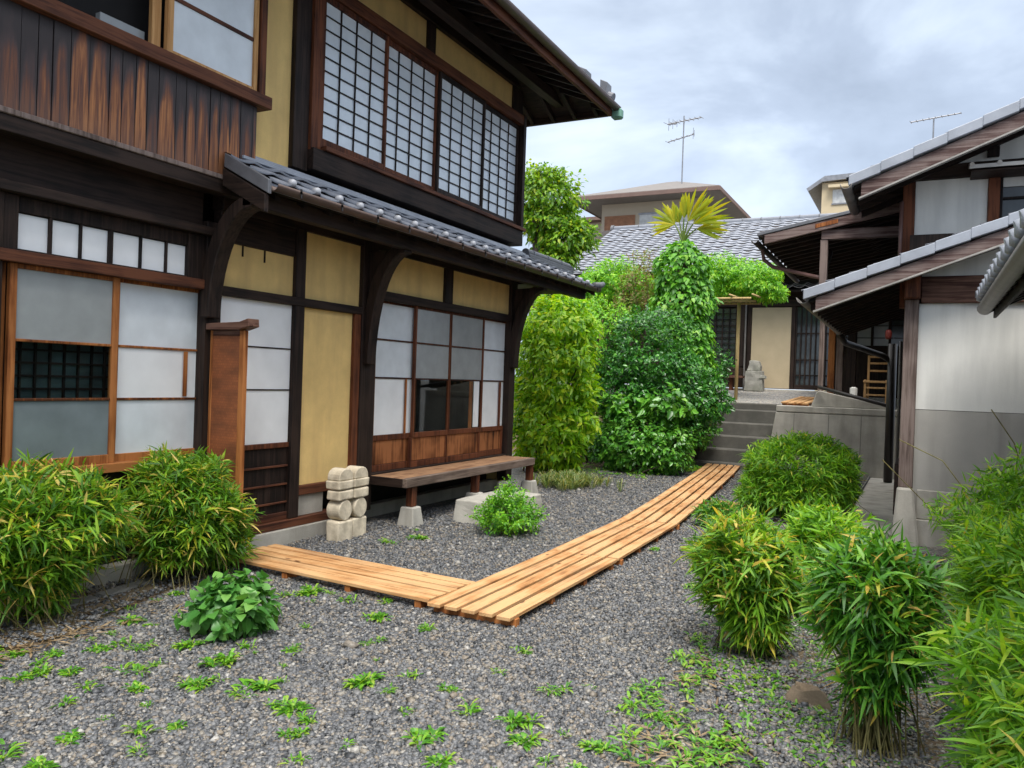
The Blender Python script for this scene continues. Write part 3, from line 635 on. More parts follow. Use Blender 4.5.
rd.build('ridge', 'roof_tile_dark', H1, .004)
rt2 = MB()
for k in range(3): rt2.tube([(HX + .11, 9.45 + .45 * k, 3.115), (HX + .11, 9.475 + .45 * k, 3.115)], .062, 14)
rt2.tube([(HX + .11, 10.685, 3.06), (HX + .11, 10.72, 3.06)], [.095, .08], 16); rt2.build('ridge_cap', 'roof_tile', H1, smooth=False)
tile_roof('pent_roof_back', 'roof_tile', H1, (HX - .7, EY1, 2.70), (0, -1, 0), (1, 0, 0), ES, EY1 - 9.27, .72, .262, .22)
vg = MB()
vg.obox((EX + .06, EY0 - .035, EZ - .075), (-.44, 0, .44 * ES), (0, .034, 0), (0, 0, .10)); vg.build('verge_board', 'roof_tile_dark', H1, .004)
vg = MB(); vg.obox((EX + .04, EY0 - .045, EZ - .205), (-.42, 0, .42 * ES), (0, .04, 0), (0, 0, .125)); vg.build('verge_beam', 'dark_wood_x', H1, .004)
cr_ = MB(); cr_.tube([(EX + .03, EY1 - .06, EZ + .04), (EX + .07, EY1 + .06, EZ + .05), (EX + .09, EY1 + .15, EZ + .085)], [.05, .05, .035], 10); cr_.build('corner_tile', 'roof_tile_dark', H1, smooth=True)
vg = MB(); vg.obox((EX + .03, EY1 - .05, EZ - .10), (-.55, 0, .55 * ES), (0, .04, 0), (0, 0, .11)); vg.build('verge_board', 'dark_wood_x', H1, .004)
g_ = half_gutter(MB(), (EX + .075, EY0, EZ - .005), (EX + .075, EY1 + .02, EZ - .005), .048); g_.build('gutter', 'copper_gutter', H1, smooth=True)
gb = MB()
for k in range(14): gb.box(EX + .02, EX + .13, EY0 + .22 + k * .46, EY0 + .235 + k * .46, EZ - .03, EZ - .012); gb.box(EX + .122, EX + .13, EY0 + .22 + k * .46, EY0 + .235 + k * .46, EZ - .06, EZ + .006)
gb.build('gutter_bracket', 'black_pipe', H1)
bx('beam', 'dark_wood_y', H1, -4.36, -4.27, 4.16, 10.5, 2.625, 2.745)
rf = MB()
for k in range(21): rf.obox((EX - .02, EY0 + .12 + .3 * k, EZ - .085), (-.55, 0, .55 * ES), (0, .04, 0), (0, 0, .04))
rf.build_each('rafter', 'dark_wood_x', H1)
bx('soffit', 'dark_wood_y', H1, -5.4, -4.365, 9.28, 10.45, 2.70, 2.735)
# --- end wall of the ground floor
bx('wall_panel', 'ochre_plaster', H1, -9, HX - .12, fy(9.83), fy(9.87), .1, 3.3, 0)
# --- upper storey
U = HX
bx('wall_panel', 'ochre_plaster', H1, HX - .3, HX - .03, 4.40, fy(5.366), 3.0, 5.4, 0)
bx('inner_wall', 'dark_inside', H1, HX - .34, HX - .30, .4, 4.39, 3.0, 5.6, 0)
fb('post', 'dark_wood', 5.366, 5.56, 3.28, 5.6, -.15, .02)
fb('window_jamb', 'red_wood', 5.56, 5.70, 3.48, 5.0, -.12, .05)
fb('beam', 'dark_wood_y', 5.562, 9.83, 3.30, 3.50, -.15, .08)
fb('sill', 'red_wood_y', 5.70, 9.86, 3.502, 3.545, -.15, .11)
fb('beam', 'red_wood_y', 5.56, 9.86, 4.965, 5.09, -.15, .06)
fb('plaster_panel', 'ochre_plaster', 5.56, 7.46, 5.093, 5.45, -.12, -.02, bevel=0)
fb('plaster_panel', 'ochre_plaster', 7.62, 9.57, 5.093, 5.45, -.12, -.02, bevel=0)
fb('post', 'dark_wood', 7.46, 7.62, 5.092, 5.6, -.12, .01)
fb('post', 'dark_wood', 9.57, 9.85, 5.092, 5.6, -.12, .01)
fb('beam', 'dark_wood_y', 3.0, 9.85, 5.452, 5.75, -.15, .03)
fb('post', 'dark_wood', 9.785, 9.86, 3.502, 5.09, -.15, .07)
bx('wall_panel', 'ochre_plaster', H1, -9, HX - .15, fy(9.83), fy(9.86), 3.0, 5.4, 0)
wins = ((5.70, 6.71, .035, 'red_wood', 'red_wood_y'), (6.69, 7.72, .0, 'red_wood', 'red_wood_y'), (7.70, 8.77, .035, 'dark_wood', 'dark_wood_y'), (8.75, 9.785, .0, 'dark_wood', 'dark_wood_y'))
for i, (y0, y1, x1, wd, wdy) in enumerate(wins):
    o = MB(); z0, z1 = 3.546, 4.962; sw = .035
    o.box(HX + x1 - .035, HX + x1, fy(y0), fy(y0 + sw), fz(z0), fz(z1)); o.box(HX + x1 - .035, HX + x1, fy(y1 - sw), fy(y1), fz(z0), fz(z1))
    o.box(HX + x1 - .034, HX + x1 - .002, fy(y0 + sw), fy(y1 - sw), fz(z0), fz(z0 + .085)); o.box(HX + x1 - .034, HX + x1 - .002, fy(y0 + sw), fy(y1 - sw), fz(z1 - .05), fz(z1))
    lw = o.build('lattice_window', wd, H1, .003); g = MB()
    a, b = y0 + sw, y1 - sw; lo_, hi = z0 + .085, z1 - .05
    for k in range(1, 4): yy = a + (b - a) * k / 4; g.box(HX + x1 - .026, HX + x1 - .016, fy(yy - .007), fy(yy + .007), fz(lo_), fz(hi))
    for k in range(1, 10): zz = lo_ + (hi - lo_) * k / 10; g.box(HX + x1 - .025, HX + x1 - .018, fy(a), fy(b), fz(zz - .0055), fz(zz + .0055))
    g.build('lattice', 'dark_wood', lw)
    MB().box(HX + x1 - .034, HX + x1 - .030, fy(a), fy(b), fz(lo_), fz(hi)).build('pane', 'lattice_pane', lw)
# --- upper roof
UX, UY1, UZ, US = -3.70, 9.76, 5.02, .42
tile_roof('upper_roof', 'roof_tile', H1, (UX, -1.0, UZ + .02), (0, 1, 0), (-1, 0, 0), US, UY1 + 1.0, 3.6, .265, .26, keep=lambda x, y: UY1 - y > UX - x - .15)
tile_roof('hip_roof', 'roof_tile', H1, (UX, UY1, UZ + .02), (-1, 0, 0), (0, -1, 0), US, 4.6, 3.4, .265, .26, keep=lambda x, y: UX - x > UY1 - y - .1)
m_ = MB(); q = 3.4; hz_ = UZ + q * US
m_.hexa([(UX - .02, -1, UZ - .03), (UX - .02, UY1 - .02, UZ - .03), (UX - q, UY1 - q, hz_ - .03), (UX - q, -1, hz_ - .03), (UX - .02, -1, UZ), (UX - .02, UY1 - .02, UZ), (UX - q, UY1 - q, hz_), (UX - q, -1, hz_)]); m_.build('roof_board', 'dark_wood_y', H1)
m_ = MB(); m_.hexa([(UX - .022, UY1 - .02, UZ - .03), (-8.3, UY1 - .02, UZ - .03), (-8.3, UY1 - q, hz_ - .03), (UX - q, UY1 - q, hz_ - .03), (UX - .022, UY1 - .02, UZ), (-8.3, UY1 - .02, UZ), (-8.3, UY1 - q, hz_), (UX - q, UY1 - q, hz_)]); m_.build('roof_board', 'dark_wood_x', H1)
rf = MB()
for k in range(34):
    rl = min(1.4, UY1 - (-.7 + .31 * k) - .05)
    if rl > .1: rf.obox((UX - .02, -.7 + .31 * k, UZ - .095), (-rl, 0, rl * US), (0, .045, 0), (0, 0, .06))
rf.build_each('rafter', 'dark_wood_x', H1)
bx('beam', 'dark_wood_y', H1, -4.42, -4.30, -1, 9.8, 5.06, 5.18)
fs = MB(); fs.box(UX - .03, UX + .012, -1, UY1, UZ - .10, UZ + .02); fs.build('fascia', 'red_wood_y', H1, .004)
half_gutter(MB(), (UX + .07, -1, UZ + .015), (UX + .07, UY1 + .03, UZ + .015), .055).build('gutter', 'copper_gutter', H1, smooth=True)
m_ = MB(); m_.box(-8.2, UX - .031, UY1 - .05, UY1, UZ - .10, UZ + .02); m_.build('fascia', 'dark_wood_x', H1, .004)
m_ = MB()
for k in range(15): m_.obox((UX - .2 - .31 * k, UY1 - .06, UZ - .095), (0, -min(1.3, .15 + .31 * k), min(1.3, .15 + .31 * k) * US), (.045, 0, 0), (0, 0, .06))
m_.build_each('rafter', 'dark_wood_y', H1)
m_ = MB(); m_.box(UX + .0, UX + .14, UY1 - .02, UY1 + .10, UZ - .13, UZ - .0); m_.build('gutter_end', 'verdigris', H1, .02)
cp = MB()
for k in range(12):
    t = k / 11; cp.tube([(UX + .06 - .9 * t, UY1 - .10 - .08 * t, UZ + .10 + .9 * t * US), (UX + .03 - .9 * (t + .06), UY1 - .10 - .08 * t, UZ + .11 + .9 * (t + .06) * US)], .065, 12)
cp.obox((UX + .0, UY1 - .18, UZ + .12), (-.10, 0, .05), (0, .16, 0), (0, 0, .17)); cp.obox((UX - .16, UY1 - .5, UZ + .16), (-.12, 0, .06), (0, .17, 0), (0, 0, .2)); cp.build('hip_ridge', 'roof_tile_dark', H1, .006)
# --- jettied bay with the scorched boards
BX = -4.6
def bb(name, mat, y0, y1, z0, z1, x0=-.08, x1=0., bevel=.004, parent=None):
    return bx(name, mat, parent or H1, BX + x0, BX + x1, fy(y0, BX), fy(y1, BX), fz(z0, BX), fz(z1, BX), bevel)
mb = MB(); mb.has_uv = True; y = .9; z0, z1 = fz(3.01, BX), fz(3.67, BX)
while y < 4.93:
    wd = random.choice((.095, .11, .12, .135, .15)); y2 = min(y + wd, 4.955); i = len(mb.v); xx = BX + random.uniform(-.003, .003); ya, yb = fy(y, BX), fy(y2 - .006, BX)
    mb.v += [(xx, ya, z0), (xx, yb, z0), (xx, yb, z1), (xx, ya, z1), (xx - .02, ya, z0), (xx - .02, yb, z0), (xx - .02, yb, z1), (xx - .02, ya, z1)]
    for f, uvs in (((0, 1, 2, 3), ((0, 0), (1, 0), (1, 1), (0, 1))), ((1, 5, 6, 2), ((1, 0), (1, 0), (1, 1), (1, 1))), ((4, 0, 3, 7), ((0, 0), (0, 0), (0, 1), (0, 1))), ((3, 2, 6, 7), ((0, 1), (1, 1), (1, 1), (0, 1))), ((4, 5, 1, 0), ((0, 0), (1, 0), (1, 0), (0, 0)))):
        mb.f.append(tuple(i + q for q in f)); mb.uv += list(uvs)
    y = y2
mb.build('board_cladding', 'scorched_boards', H1)
bb('wall_panel', 'dark_inside', .9, 4.93, 2.88, 3.66, -.12, -.022)
bb('wall_panel', 'dark_wood_x', 4.93, 4.955, 2.99, 3.66, -.32, -.022)
bb('trim', 'grey_wood', .9, 4.70, 2.975, 3.012, -.05, .025)
bb('beam', 'dark_wood_y', .9, 4.68, 2.868, 2.974, -.12, .012)
bb('rail', 'red_wood_y', .9, 5.056, 3.672, 3.775, -.2, .06)
sf = MB(); sf.box(HX - .1, BX - .121, .8, fy(4.66, BX), fz(2.9, BX), fz(2.93, BX)); sf.build('soffit', 'dark_wood_y', H1)
bw = MB()
bw.box(BX - .06, BX - .02, fy(4.06, BX), fy(4.115, BX), fz(3.777, BX), 5.0); bw.box(BX - .06, BX - .02, fy(4.92, BX), fy(4.965, BX), fz(3.777, BX), 5.0)
bw.box(BX - .058, BX - .022, fy(4.115, BX), fy(4.92, BX), fz(3.777, BX), fz(3.835, BX)); bws = bw.build('window_sash', 'pale_frame', H1, .004)
bx('pane', 'frost_bright', bws, BX - .045, BX - .04, fy(4.115, BX), fy(4.92, BX), fz(3.835, BX), 5.0, 0)
m_ = MB(); m_.box(BX - .05, BX - .03, fy(4.115, BX), fy(4.92, BX), fz(4.22, BX), fz(4.25, BX)); m_.build('window_rail', 'red_wood_y', bws)
bb('window_jamb', 'pale_frame', 3.96, 4.04, 3.777, 5.4, -.10, -.062); bb('window_jamb', 'red_wood', 4.97, 5.04, 3.777, 5.4, -.12, .0)
bb('window_jamb', 'red_wood', 3.04, 3.12, 3.777, 5.4, -.10, -.05)
bb('curtain', 'frost_mid', 3.6, 3.96, 3.70, 3.93, -.18, -.13)
bb('inner_wall', 'dark_inside', .9, 4.95, 3.4, 5.4, -.3, -.24)
for yy in (2.72,):   # log end of a floor joist under the bay
    m_ = MB(); m_.tube([(HX - .2, 2.42, 2.43), (BX - .06, 2.43, 2.45)], .05, 10); m_.tube([(HX - .2, 2.42, 2.54), (BX - .05, 2.43, 2.555)], .05, 10); m_.build('joist_end', 'grey_wood_x', H1)

# --- wing screen beside the door
SC = thing('wing_screen', 'narrow reddish bark wing screen with a slanting top board beside the door', 'screen', (-4.55, 4.25, 0))
bx('panel', 'bark_screen', SC, -4.70, -4.425, 4.245, 4.265, .06, 1.72, 0)
m_ = MB(); m_.box(-4.425, -4.375, 4.235, 4.275, 0, 1.74); m_.box(-4.725, -4.70, 4.238, 4.272, .03, 1.74); m_.build('stile', 'orange_wood', SC, .004)
m_ = MB(); m_.box(-4.70, -4.426, 4.239, 4.271, .03, .065); m_.box(-4.70, -4.426, 4.239, 4.271, 1.70, 1.74); m_.build('rail', 'red_wood_x', SC, .004)
m_ = MB(); m_.prism([(-4.735, 1.742), (-4.40, 1.742), (-4.305, 1.768), (-4.31, 1.825), (-4.40, 1.80), (-4.735, 1.79)], 'Y', 4.20, 4.31); m_.build('top_board', 'red_wood_x', SC, .004)

# ================================================================ BENCH, STEP STONE, STONE STACKS
BN = thing('bench', 'long weathered plank bench with thick edge board under the windows of the wooden house', 'bench', (-4.52, 7.7, 0))
by0, by1, bz = 6.24, 9.06, .468
m_ = MB()
for k in range(3): m_.box(HX + .02 + .128 * k, HX + .144 + .128 * k, by0 + .02, by1, bz - .03, bz)
m_.build('seat', 'bench_wood', BN, .004)
bx('edge_board', 'bench_edge', BN, HX + .405, HX + .455, by0, by1, bz - .085, bz + .003, .005)
bx('end_board', 'dark_wood_x', BN, HX + .03, HX + .404, by0 - .01, by0 + .018, bz - .085, bz - .001)
fs_l = ('tapered grey footing stone under the left leg of the bench', 'tapered grey footing stone under the bench leg behind the step stone', 'tapered grey footing stone in the shade under the far end of the bench')
for i, y in enumerate((6.38, 7.62, 9.0)):
    bx('leg', 'red_wood', BN, HX + .355, HX + .43, y, y + .08, .185, bz - .087)
    m_ = MB(); q = (HX + .39, y + .04); a, b = .072, .10
    m_.hexa([(q[0] - b, q[1] - b, -.02), (q[0] + b, q[1] - b, -.02), (q[0] + b, q[1] + b, -.02), (q[0] - b, q[1] + b, -.02), (q[0] - a, q[1] - a, .184), (q[0] + a, q[1] - a, .184), (q[0] + a, q[1] + a, .184), (q[0] - a, q[1] + a, .184)])
    tag(m_.build('footing_stone', 'concrete', None, .01, loc=(q[0], q[1], 0)), fs_l[i], 'footing stone')
def rough_block(name, mat, x0, x1, y0, y1, z0, z1, taper=.02, jit=.012, sub=5, loc=None):
    import bmesh
    bm = bmesh.new(); bmesh.ops.create_cube(bm, size=1); bmesh.ops.subdivide_edges(bm, edges=bm.edges[:], cuts=sub, use_grid_fill=True)
    from mathutils import noise
    for v in bm.verts:
        t = v.co.z + .5; s_ = 1 - taper * t; p = Vector((v.co.x * s_ * (x1 - x0) + (x0 + x1) / 2, v.co.y * s_ * (y1 - y0) + (y0 + y1) / 2, z0 + t * (z1 - z0)))
        p += noise.noise_vector(p * 7) * jit; v.co = p - Vector(((x0 + x1) / 2, (y0 + y1) / 2, z0))
    me = bpy.data.meshes.new(name); bm.to_mesh(me); bm.free(); me.materials.append(MATS[mat])
    o = bpy.data.objects.new(name, me); o.location = ((x0 + x1) / 2, (y0 + y1) / 2, z0); C.objects.link(o); ORG[o.name] = o.location.copy()
    b = o.modifiers.new('bevel', 'BEVEL'); b.width = .014; b.segments = 2; b.limit_method = 'ANGLE'; b.angle_limit = R(45); return o
tag(rough_block('step_stone', 'concrete', -4.14, -3.60, 6.84, 7.85, -.05, .225, .05, .01), 'broad grey step stone lying in front of the bench', 'stone')
for (cy, side) in ((5.49, 'left'), (5.70, 'right')):
    cx = -4.475; hx, hy = .07, .1
    def lab(q): return q % side
    def blk(z0, z1, tp, ex, dx): return rough_block('stone_block', 'cream_stone', cx - hx - ex + dx, cx + hx + ex + dx, cy - hy, cy + hy, z0, z1, tp, .006)
    tag(blk(-.03, .172, .02, .0, random.uniform(-.01, .01)), lab('tall pale stone block at the foot of the %s stack on the gravel'), 'stone block')
    m_ = MB(); m_.tube([(cx - .075, cy, .262), (cx - .068, cy, .262), (cx + .063, cy, .262), (cx + .07, cy, .262)], [.082, .091, .091, .082], 28)
    tag(m_.build('stone_drum', 'cream_stone', None, loc=(cx, cy, .172)), lab('round pale stone drum lying on its side in the %s stack'), 'stone drum')
    tag(blk(.352, .437, .02, .004, .004), lab('lower of the two flat pale stone slabs above the drum in the %s stack'), 'stone block')
    tag(blk(.447, .522, -.03, .008, -.004), lab('upper flat pale stone slab right below the rounded top of the %s stack'), 'stone block')
    m_ = MB(); pl = [(cy - .095, .523)] + [(cy - .095 * math.cos(a), .555 + .072 * math.sin(a)) for a in [math.pi * k / 10 for k in range(11)]] + [(cy + .095, .523)]
    m_.prism(pl, 'X', cx - .07, cx + .07); tag(m_.build('rounded_stone', 'cream_stone', None, .008, loc=(cx, cy, .523)), lab('half round pale stone on the very top of the %s stack'), 'stone')

# ================================================================ BOARDWALK
def duckboard(name, mat, cx, cy, length, width, ang, z, ns_, label, group=None, slat=.09, nj=4):
    """slats run along local Y"""
    t = thing(name, label, 'duckboard', (cx, cy, z), group); t.rotation_euler.z = ang
    gap = (width - ns_ * slat) / (ns_ - 1)
    def local(mb, nm, mt, bev):
        o = mb.build(nm, mt, None, bev); o.parent = t; return o
    ax = mat[-1]
    sl = []
    for k in range(ns_):
        m_ = MB(); x0 = -width / 2 + k * (slat + gap); dz = random.uniform(-.002, .002); dl = random.uniform(-.012, .012)
        m_.box(x0, x0 + slat, -length / 2 + dl, length / 2 + dl - .012, .048 + dz, .072 + dz); local(m_, 'slat', 'new_pine_y', .003)
    for k in range(nj):
        m_ = MB(); y = -length / 2 + .06 + (length - .17) * k / (nj - 1); m_.box(-width / 2 + .01, width / 2 - .01 + (.02 if k == 0 else 0), y, y + .05, .0, .047); local(m_, 'joist', 'orange_wood', .003)
    return t
wlk = 'duckboard sections laid end to end across the gravel'
pts = [(-2.345, 4.08), (-2.345, 5.92), (-2.385, 7.74), (-2.545, 9.56), (-2.715, 11.2), (-2.88, 12.8), (-3.05, 14.22)]
WL = ['nearest duckboard section, at the corner where the walk turns to the house', 'second duckboard section from the corner, beside the step stone bush', 'third duckboard section from the corner, in mid yard', 'fourth duckboard section, level with the low clump of grassy leaves', 'fifth duckboard section, next to last before the steps', 'farthest duckboard section, ending at the foot of the steps']
for i in range(6):
    a, b = Vector(pts[i]), Vector(pts[i + 1]); d = b - a
    duckboard('duckboard', 'new_pine_y', (a.x + b.x) / 2, (a.y + b.y) / 2, d.length, .57, math.atan2(-d.x, d.y), .004, 5, WL[i], wlk)
duckboard('duckboard', 'new_pine_y', -3.60, 4.455, 1.91, .535, R(90) + math.atan2(.22, -1.8) * 0 - R(3.2), .004, 5, 'orange toned duckboard section leading from the corner of the walk to the house door', wlk)
duckboard('duckboard', 'new_pine_y', -1.70, 9.62, 1.0, .2, R(92), .0, 2, 'short pale duckboard lying across the gravel, half hidden by the round bamboo bush', None, .09, 3)

# ================================================================ STEPS, RETAINING WALL
ST = thing('steps', 'dark weathered concrete steps of five risers climbing to the raised gravel terrace', 'steps', (-3.0, 14.9, 0))
for i, (y, z) in enumerate(((14.2, .10), (14.48, .33), (14.78, .555), (15.06, .79), (15.33, 1.03), (15.58, 1.155))):
    x0 = -3.62
    m_ = MB(); m_.box(x0, -2.2, y, 15.9, -.1 + (z - .25 if i else 0), z - (.002 if i else 0)); m_.build('step', 'step_concrete', ST, .02)
RW = thing('retaining_wall', 'grey concrete retaining wall with a raised parapet right of the steps', 'wall', (-1.3, 14.3, 0))
m_ = MB(); m_.hexa([(-2.36, 14.2, -.1), (-.17, 14.2, -.1), (-.17, 17.5, -.1), (-2.36, 17.5, -.1), (-2.20, 14.24, 1.05), (-.17, 14.24, 1.05), (-.17, 17.5, 1.05), (-2.20, 17.5, 1.05)]); m_.build('wall', 'concrete', RW, .015)
m_ = MB(); m_.box(-2.195, -.17, 14.235, 17.5, 1.053, 1.165); m_.build('coping', 'concrete', RW, .012)
m_ = MB(); m_.prism([(-1.64, 1.167), (-.42, 1.167), (-.42, 1.21), (-1.2, 1.37), (-1.52, 1.44), (-1.56, 1.40)], 'Y', 14.3, 14.42); m_.build('parapet', 'concrete', RW, .01)
m_ = MB()
for x in (-1.9, -1.35, -.85): m_.hexa([(x, 14.196, 0), (x + .008, 14.196, 0), (x + .008, 14.235, 0), (x, 14.235, 0), (x, 14.236, 1.04), (x + .008, 14.236, 1.04), (x + .008, 14.27, 1.04), (x, 14.27, 1.04)])
m_.build('joint', 'kerb_stone', RW)
rough_ = rough_block('stone', 'pink_stone', -3.78, -3.60, 14.05, 14.35, 0, .42, .4, .03); tag(rough_, 'lower reddish edging stone leaning beside the steps', 'stone', 'edging stones by the steps')
rough_ = rough_block('stone', 'pink_stone', -3.72, -3.55, 14.5, 14.8, .2, .70, .4, .03); tag(rough_, 'upper reddish edging stone leaning beside the steps', 'stone', 'edging stones by the steps')
duckboard('duckboard', 'new_pine_y', -1.93, 15.7, 2.5, .44, 0, 1.19, 4, 'short duckboard of four slats lying on top of the retaining wall', None, .095, 4).rotation_euler.x = .035

# ================================================================ RIGHT HOUSE
RH = thing('plaster_house', 'two storey house with white plaster gable and grey rendered base on the right', 'house', (1, 9, 0))
Yw = 8.55
def rb_(name, mat, x0, x1, z0, z1, y0=Yw - .03, y1=Yw + .1, bevel=.005, parent=None): return bx(name, mat, parent or RH, x0, x1, y0, y1, z0, z1, bevel)
rb_('wall', 'grey_render', -.035, 3, .25, 1.292, Yw, Yw + .15, 0)
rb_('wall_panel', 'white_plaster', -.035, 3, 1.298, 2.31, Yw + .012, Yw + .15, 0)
rb_('wall_base', 'concrete', .0, 3, -.1, .248, Yw - .04, Yw + .15, .01)
rb_('wall_base', 'concrete', .0, 3, .25, .53, Yw - .02, Yw - .001, .008)
rb_('post', 'grey_wood', -.16, -.037, .545, 2.345, Yw - .06, Yw + .06, .006)
rb_('beam_end', 'red_wood', -.165, -.025, 2.347, 2.565, Yw - .17, Yw + .06, .008)
rb_('beam', 'red_wood_x', -.02, 3, 2.312, 2.565, Yw - .035, Yw + .1)
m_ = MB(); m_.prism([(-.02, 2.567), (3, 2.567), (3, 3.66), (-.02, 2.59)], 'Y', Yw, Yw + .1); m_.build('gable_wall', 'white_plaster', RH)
m_ = MB(); m_.hexa([(-.205, Yw - .17, -.05), (.045, Yw - .17, -.05), (.045, Yw + .1, -.05), (-.205, Yw + .1, -.05), (-.17, Yw - .10, .543), (-.03, Yw - .10, .543), (-.03, Yw + .08, .543), (-.17, Yw + .08, .543)]); m_.build('post_footing', 'concrete', RH, .02)
# body
bx('wall', 'dark_wood', RH, -.14, 3, Yw + .16, 13.6, 0, 3.0, 0)
bx('board', 'dark_wood_y', RH, -.20, -.145, Yw + .1, 9.4, .25, .75)
# lean-to verge roof, gable towards the yard
def verge_roof(x0, z0, x1, sl, y0, y1, tile_h=.085, board=.12, wide_to=None, mat='roof_tile'):
    """roof plane rising along +X from eave x0, verge (gable edge) at y0"""
    ln = math.hypot(1, sl); run = x1 - x0
    tile_roof('tile_roof', mat, RH, (x0, y1, z0 - .05), (0, -1, 0), (1, 0, 0), sl, y1 - y0 - .06, run, .262, .235)
    v = MB(); n = max(1, round(run * ln / .30)); st = run / n
    for k in range(n):
        xa = x0 - .01 + k * st; za = z0 - .085 + k * st * sl
        v.obox((xa, y0 - .02, za + .006), (st * 1.0, 0, st * sl - .012), (0, .17, 0), (0, 0, tile_h + .012))
    v.build('verge_tile', 'verge_tile', RH, .006)
    b = MB(); b.obox((x0 + .10, y0 + .02, z0 + .1 * sl - .095 - board), (run - .1, 0, (run - .1) * sl), (0, .04, 0), (0, 0, board)); b.build('verge_board', 'grey_wood_x', RH, .004)
    b = MB(); b.obox((x0 + .08, y0 + .012, z0 + .08 * sl - .115 - board), (run - .1, 0, (run - .1) * sl), (0, .06, 0), (0, 0, .02)); b.build('verge_trim', 'tin', RH, .003)
    b = MB(); b.obox((x0 + .03, y0 + .065, z0 - .10), (run, 0, run * sl), (0, y1 - y0 - .07, 0), (0, 0, .03)); b.build('roof_board', 'dark_wood_x', RH)
    r = MB(); k = y0 + .2
    while k < y1: r.obox((x0 + .04, k, z0 - .165), (run, 0, run * sl), (0, .045, 0), (0, 0, .06)); k += .3
    r.build_each('rafter', 'dark_wood_x', RH)
verge_roof(-1.03, 2.40, 2.6, .372, 8.15, 8.84)
MAINH = RH
tile_roof('tile_roof', 'roof_tile', RH, (-1.03, 12.4, 2.35), (0, -1, 0), (1, 0, 0), .372, 3.56, .9, .262, .235)
m_ = MB(); m_.obox((-1.0, 8.85, 2.295), (.9, 0, .9 * .372), (0, 3.5, 0), (0, 0, .03)); m_.build('roof_board', 'dark_wood_x', RH)
r = MB()
for k in range(12): r.obox((-.99, 8.95 + .3 * k, 2.23), (.85, 0, .85 * .372), (0, .045, 0), (0, 0, .06))
r.build_each('rafter', 'dark_wood_x', RH)
half_gutter(MB(), (-1.05, 8.17, 2.345), (-1.05, 12.4, 2.30), .06).build('gutter', 'grey_gutter', RH, smooth=True)
m_ = MB(); m_.tube([(-1.05, 12.2, 2.26), (-1.0, 12.5, 2.15), (-.55, 13.55, 2.02), (-.43, 13.6, 1.95)], .045, 10); m_.build('downpipe', 'black_pipe', RH, smooth=True)
m_ = MB(); m_.tube([(-.40, 13.6, 2.2), (-.40, 13.6, .06)], .065, 12); m_.build('downpipe', 'black_pipe', RH, smooth=True)
m_ = MB(); m_.tube([(-1.53, 14.24, 1.50), (-.43, 13.66, 1.235)], .03, 8); m_.build('drain_pipe', 'black_pipe', RH, smooth=True)
m_ = MB(); m_.tube([(-.27, 12.9, 2.2), (-.27, 12.9, .3)], .022, 8); m_.build('vent_pipe', 'grey_gutter', RH, smooth=True)
# upper storey
Yu = 8.85
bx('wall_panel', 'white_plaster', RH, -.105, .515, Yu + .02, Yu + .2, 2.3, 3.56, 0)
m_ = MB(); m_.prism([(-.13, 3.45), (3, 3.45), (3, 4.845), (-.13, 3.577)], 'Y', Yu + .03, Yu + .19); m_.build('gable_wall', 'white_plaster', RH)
bx('post', 'red_wood', RH, -.215, -.107, Yu - .03, Yu + .1, 2.3, 3.62)
bx('beam', 'dark_wood_x', RH, -.21, 1.9, Yu - .025, Yu + .1, 3.563, 3.70)
bx('post', 'red_wood', RH, .517, .615, Yu - .03, Yu + .1, 2.6, 3.562)
bx('post', 'dark_wood', RH, .50, .60, Yu - .02, Yu + .1, 3.74, 4.1)
bx('wall', 'dark_wood', RH, -.15, 3, Yu + .21, 13.6, 2.2, 3.7, 0)
for i in range(2): bx('purlin_end', 'grey_wood_x', RH, (-.22, .50)[i], (-.10, .62)[i], 8.36, 8.9, (3.60, 3.90)[i], (3.70, 4.0)[i])
uw = bx('window', 'dark_wood', RH, .617, 1.6, Yu + .0, Yu + .1, 3.10, 3.14)
for k in range(3): bx('pane', 'dim_pane', uw, .64 + .34 * k, .95 + .34 * k, Yu + .05, Yu + .06, 2.8, 3.56, 0)
m_ = MB()
for k in range(4): m_.box(.617 + .34 * k, .64 + .34 * k, Yu + .01, Yu + .1, 2.7, 3.56)
m_.box(.64, 1.6, Yu + .02, Yu + .09, 3.33, 3.35); m_.build('mullion', 'dark_wood', uw)
AW = bx('awning', 'dark_wood_x', RH, .36, 1.6, Yu - .32, Yu + .0, 3.53, 3.55)
m_ = MB(); m_.obox((.34, Yu - .36, 3.555), (1.3, 0, 0), (0, .36, .08), (0, 0, .035))
for k in range(5): m_.tube([(.36 + .22 * k, Yu - .37, 3.592), (.36 + .22 * k, Yu, 3.675)], .02, 8)
m_.build('awning_tile', 'tin', AW)
verge_roof(-.667, 3.50, 2.9, .405, 8.25, 13.5, board=.13)
half_gutter(MB(), (-.70, 8.22, 3.44), (-.70, 9.45, 3.43), .055).build('gutter', 'grey_gutter', RH, smooth=True)
m_ = MB(); m_.tube([(-.225, Yu - .06, 3.35), (-.225, Yu - .06, 2.6)], .018, 8); m_.build('downpipe', 'brown_pipe', RH, smooth=True)
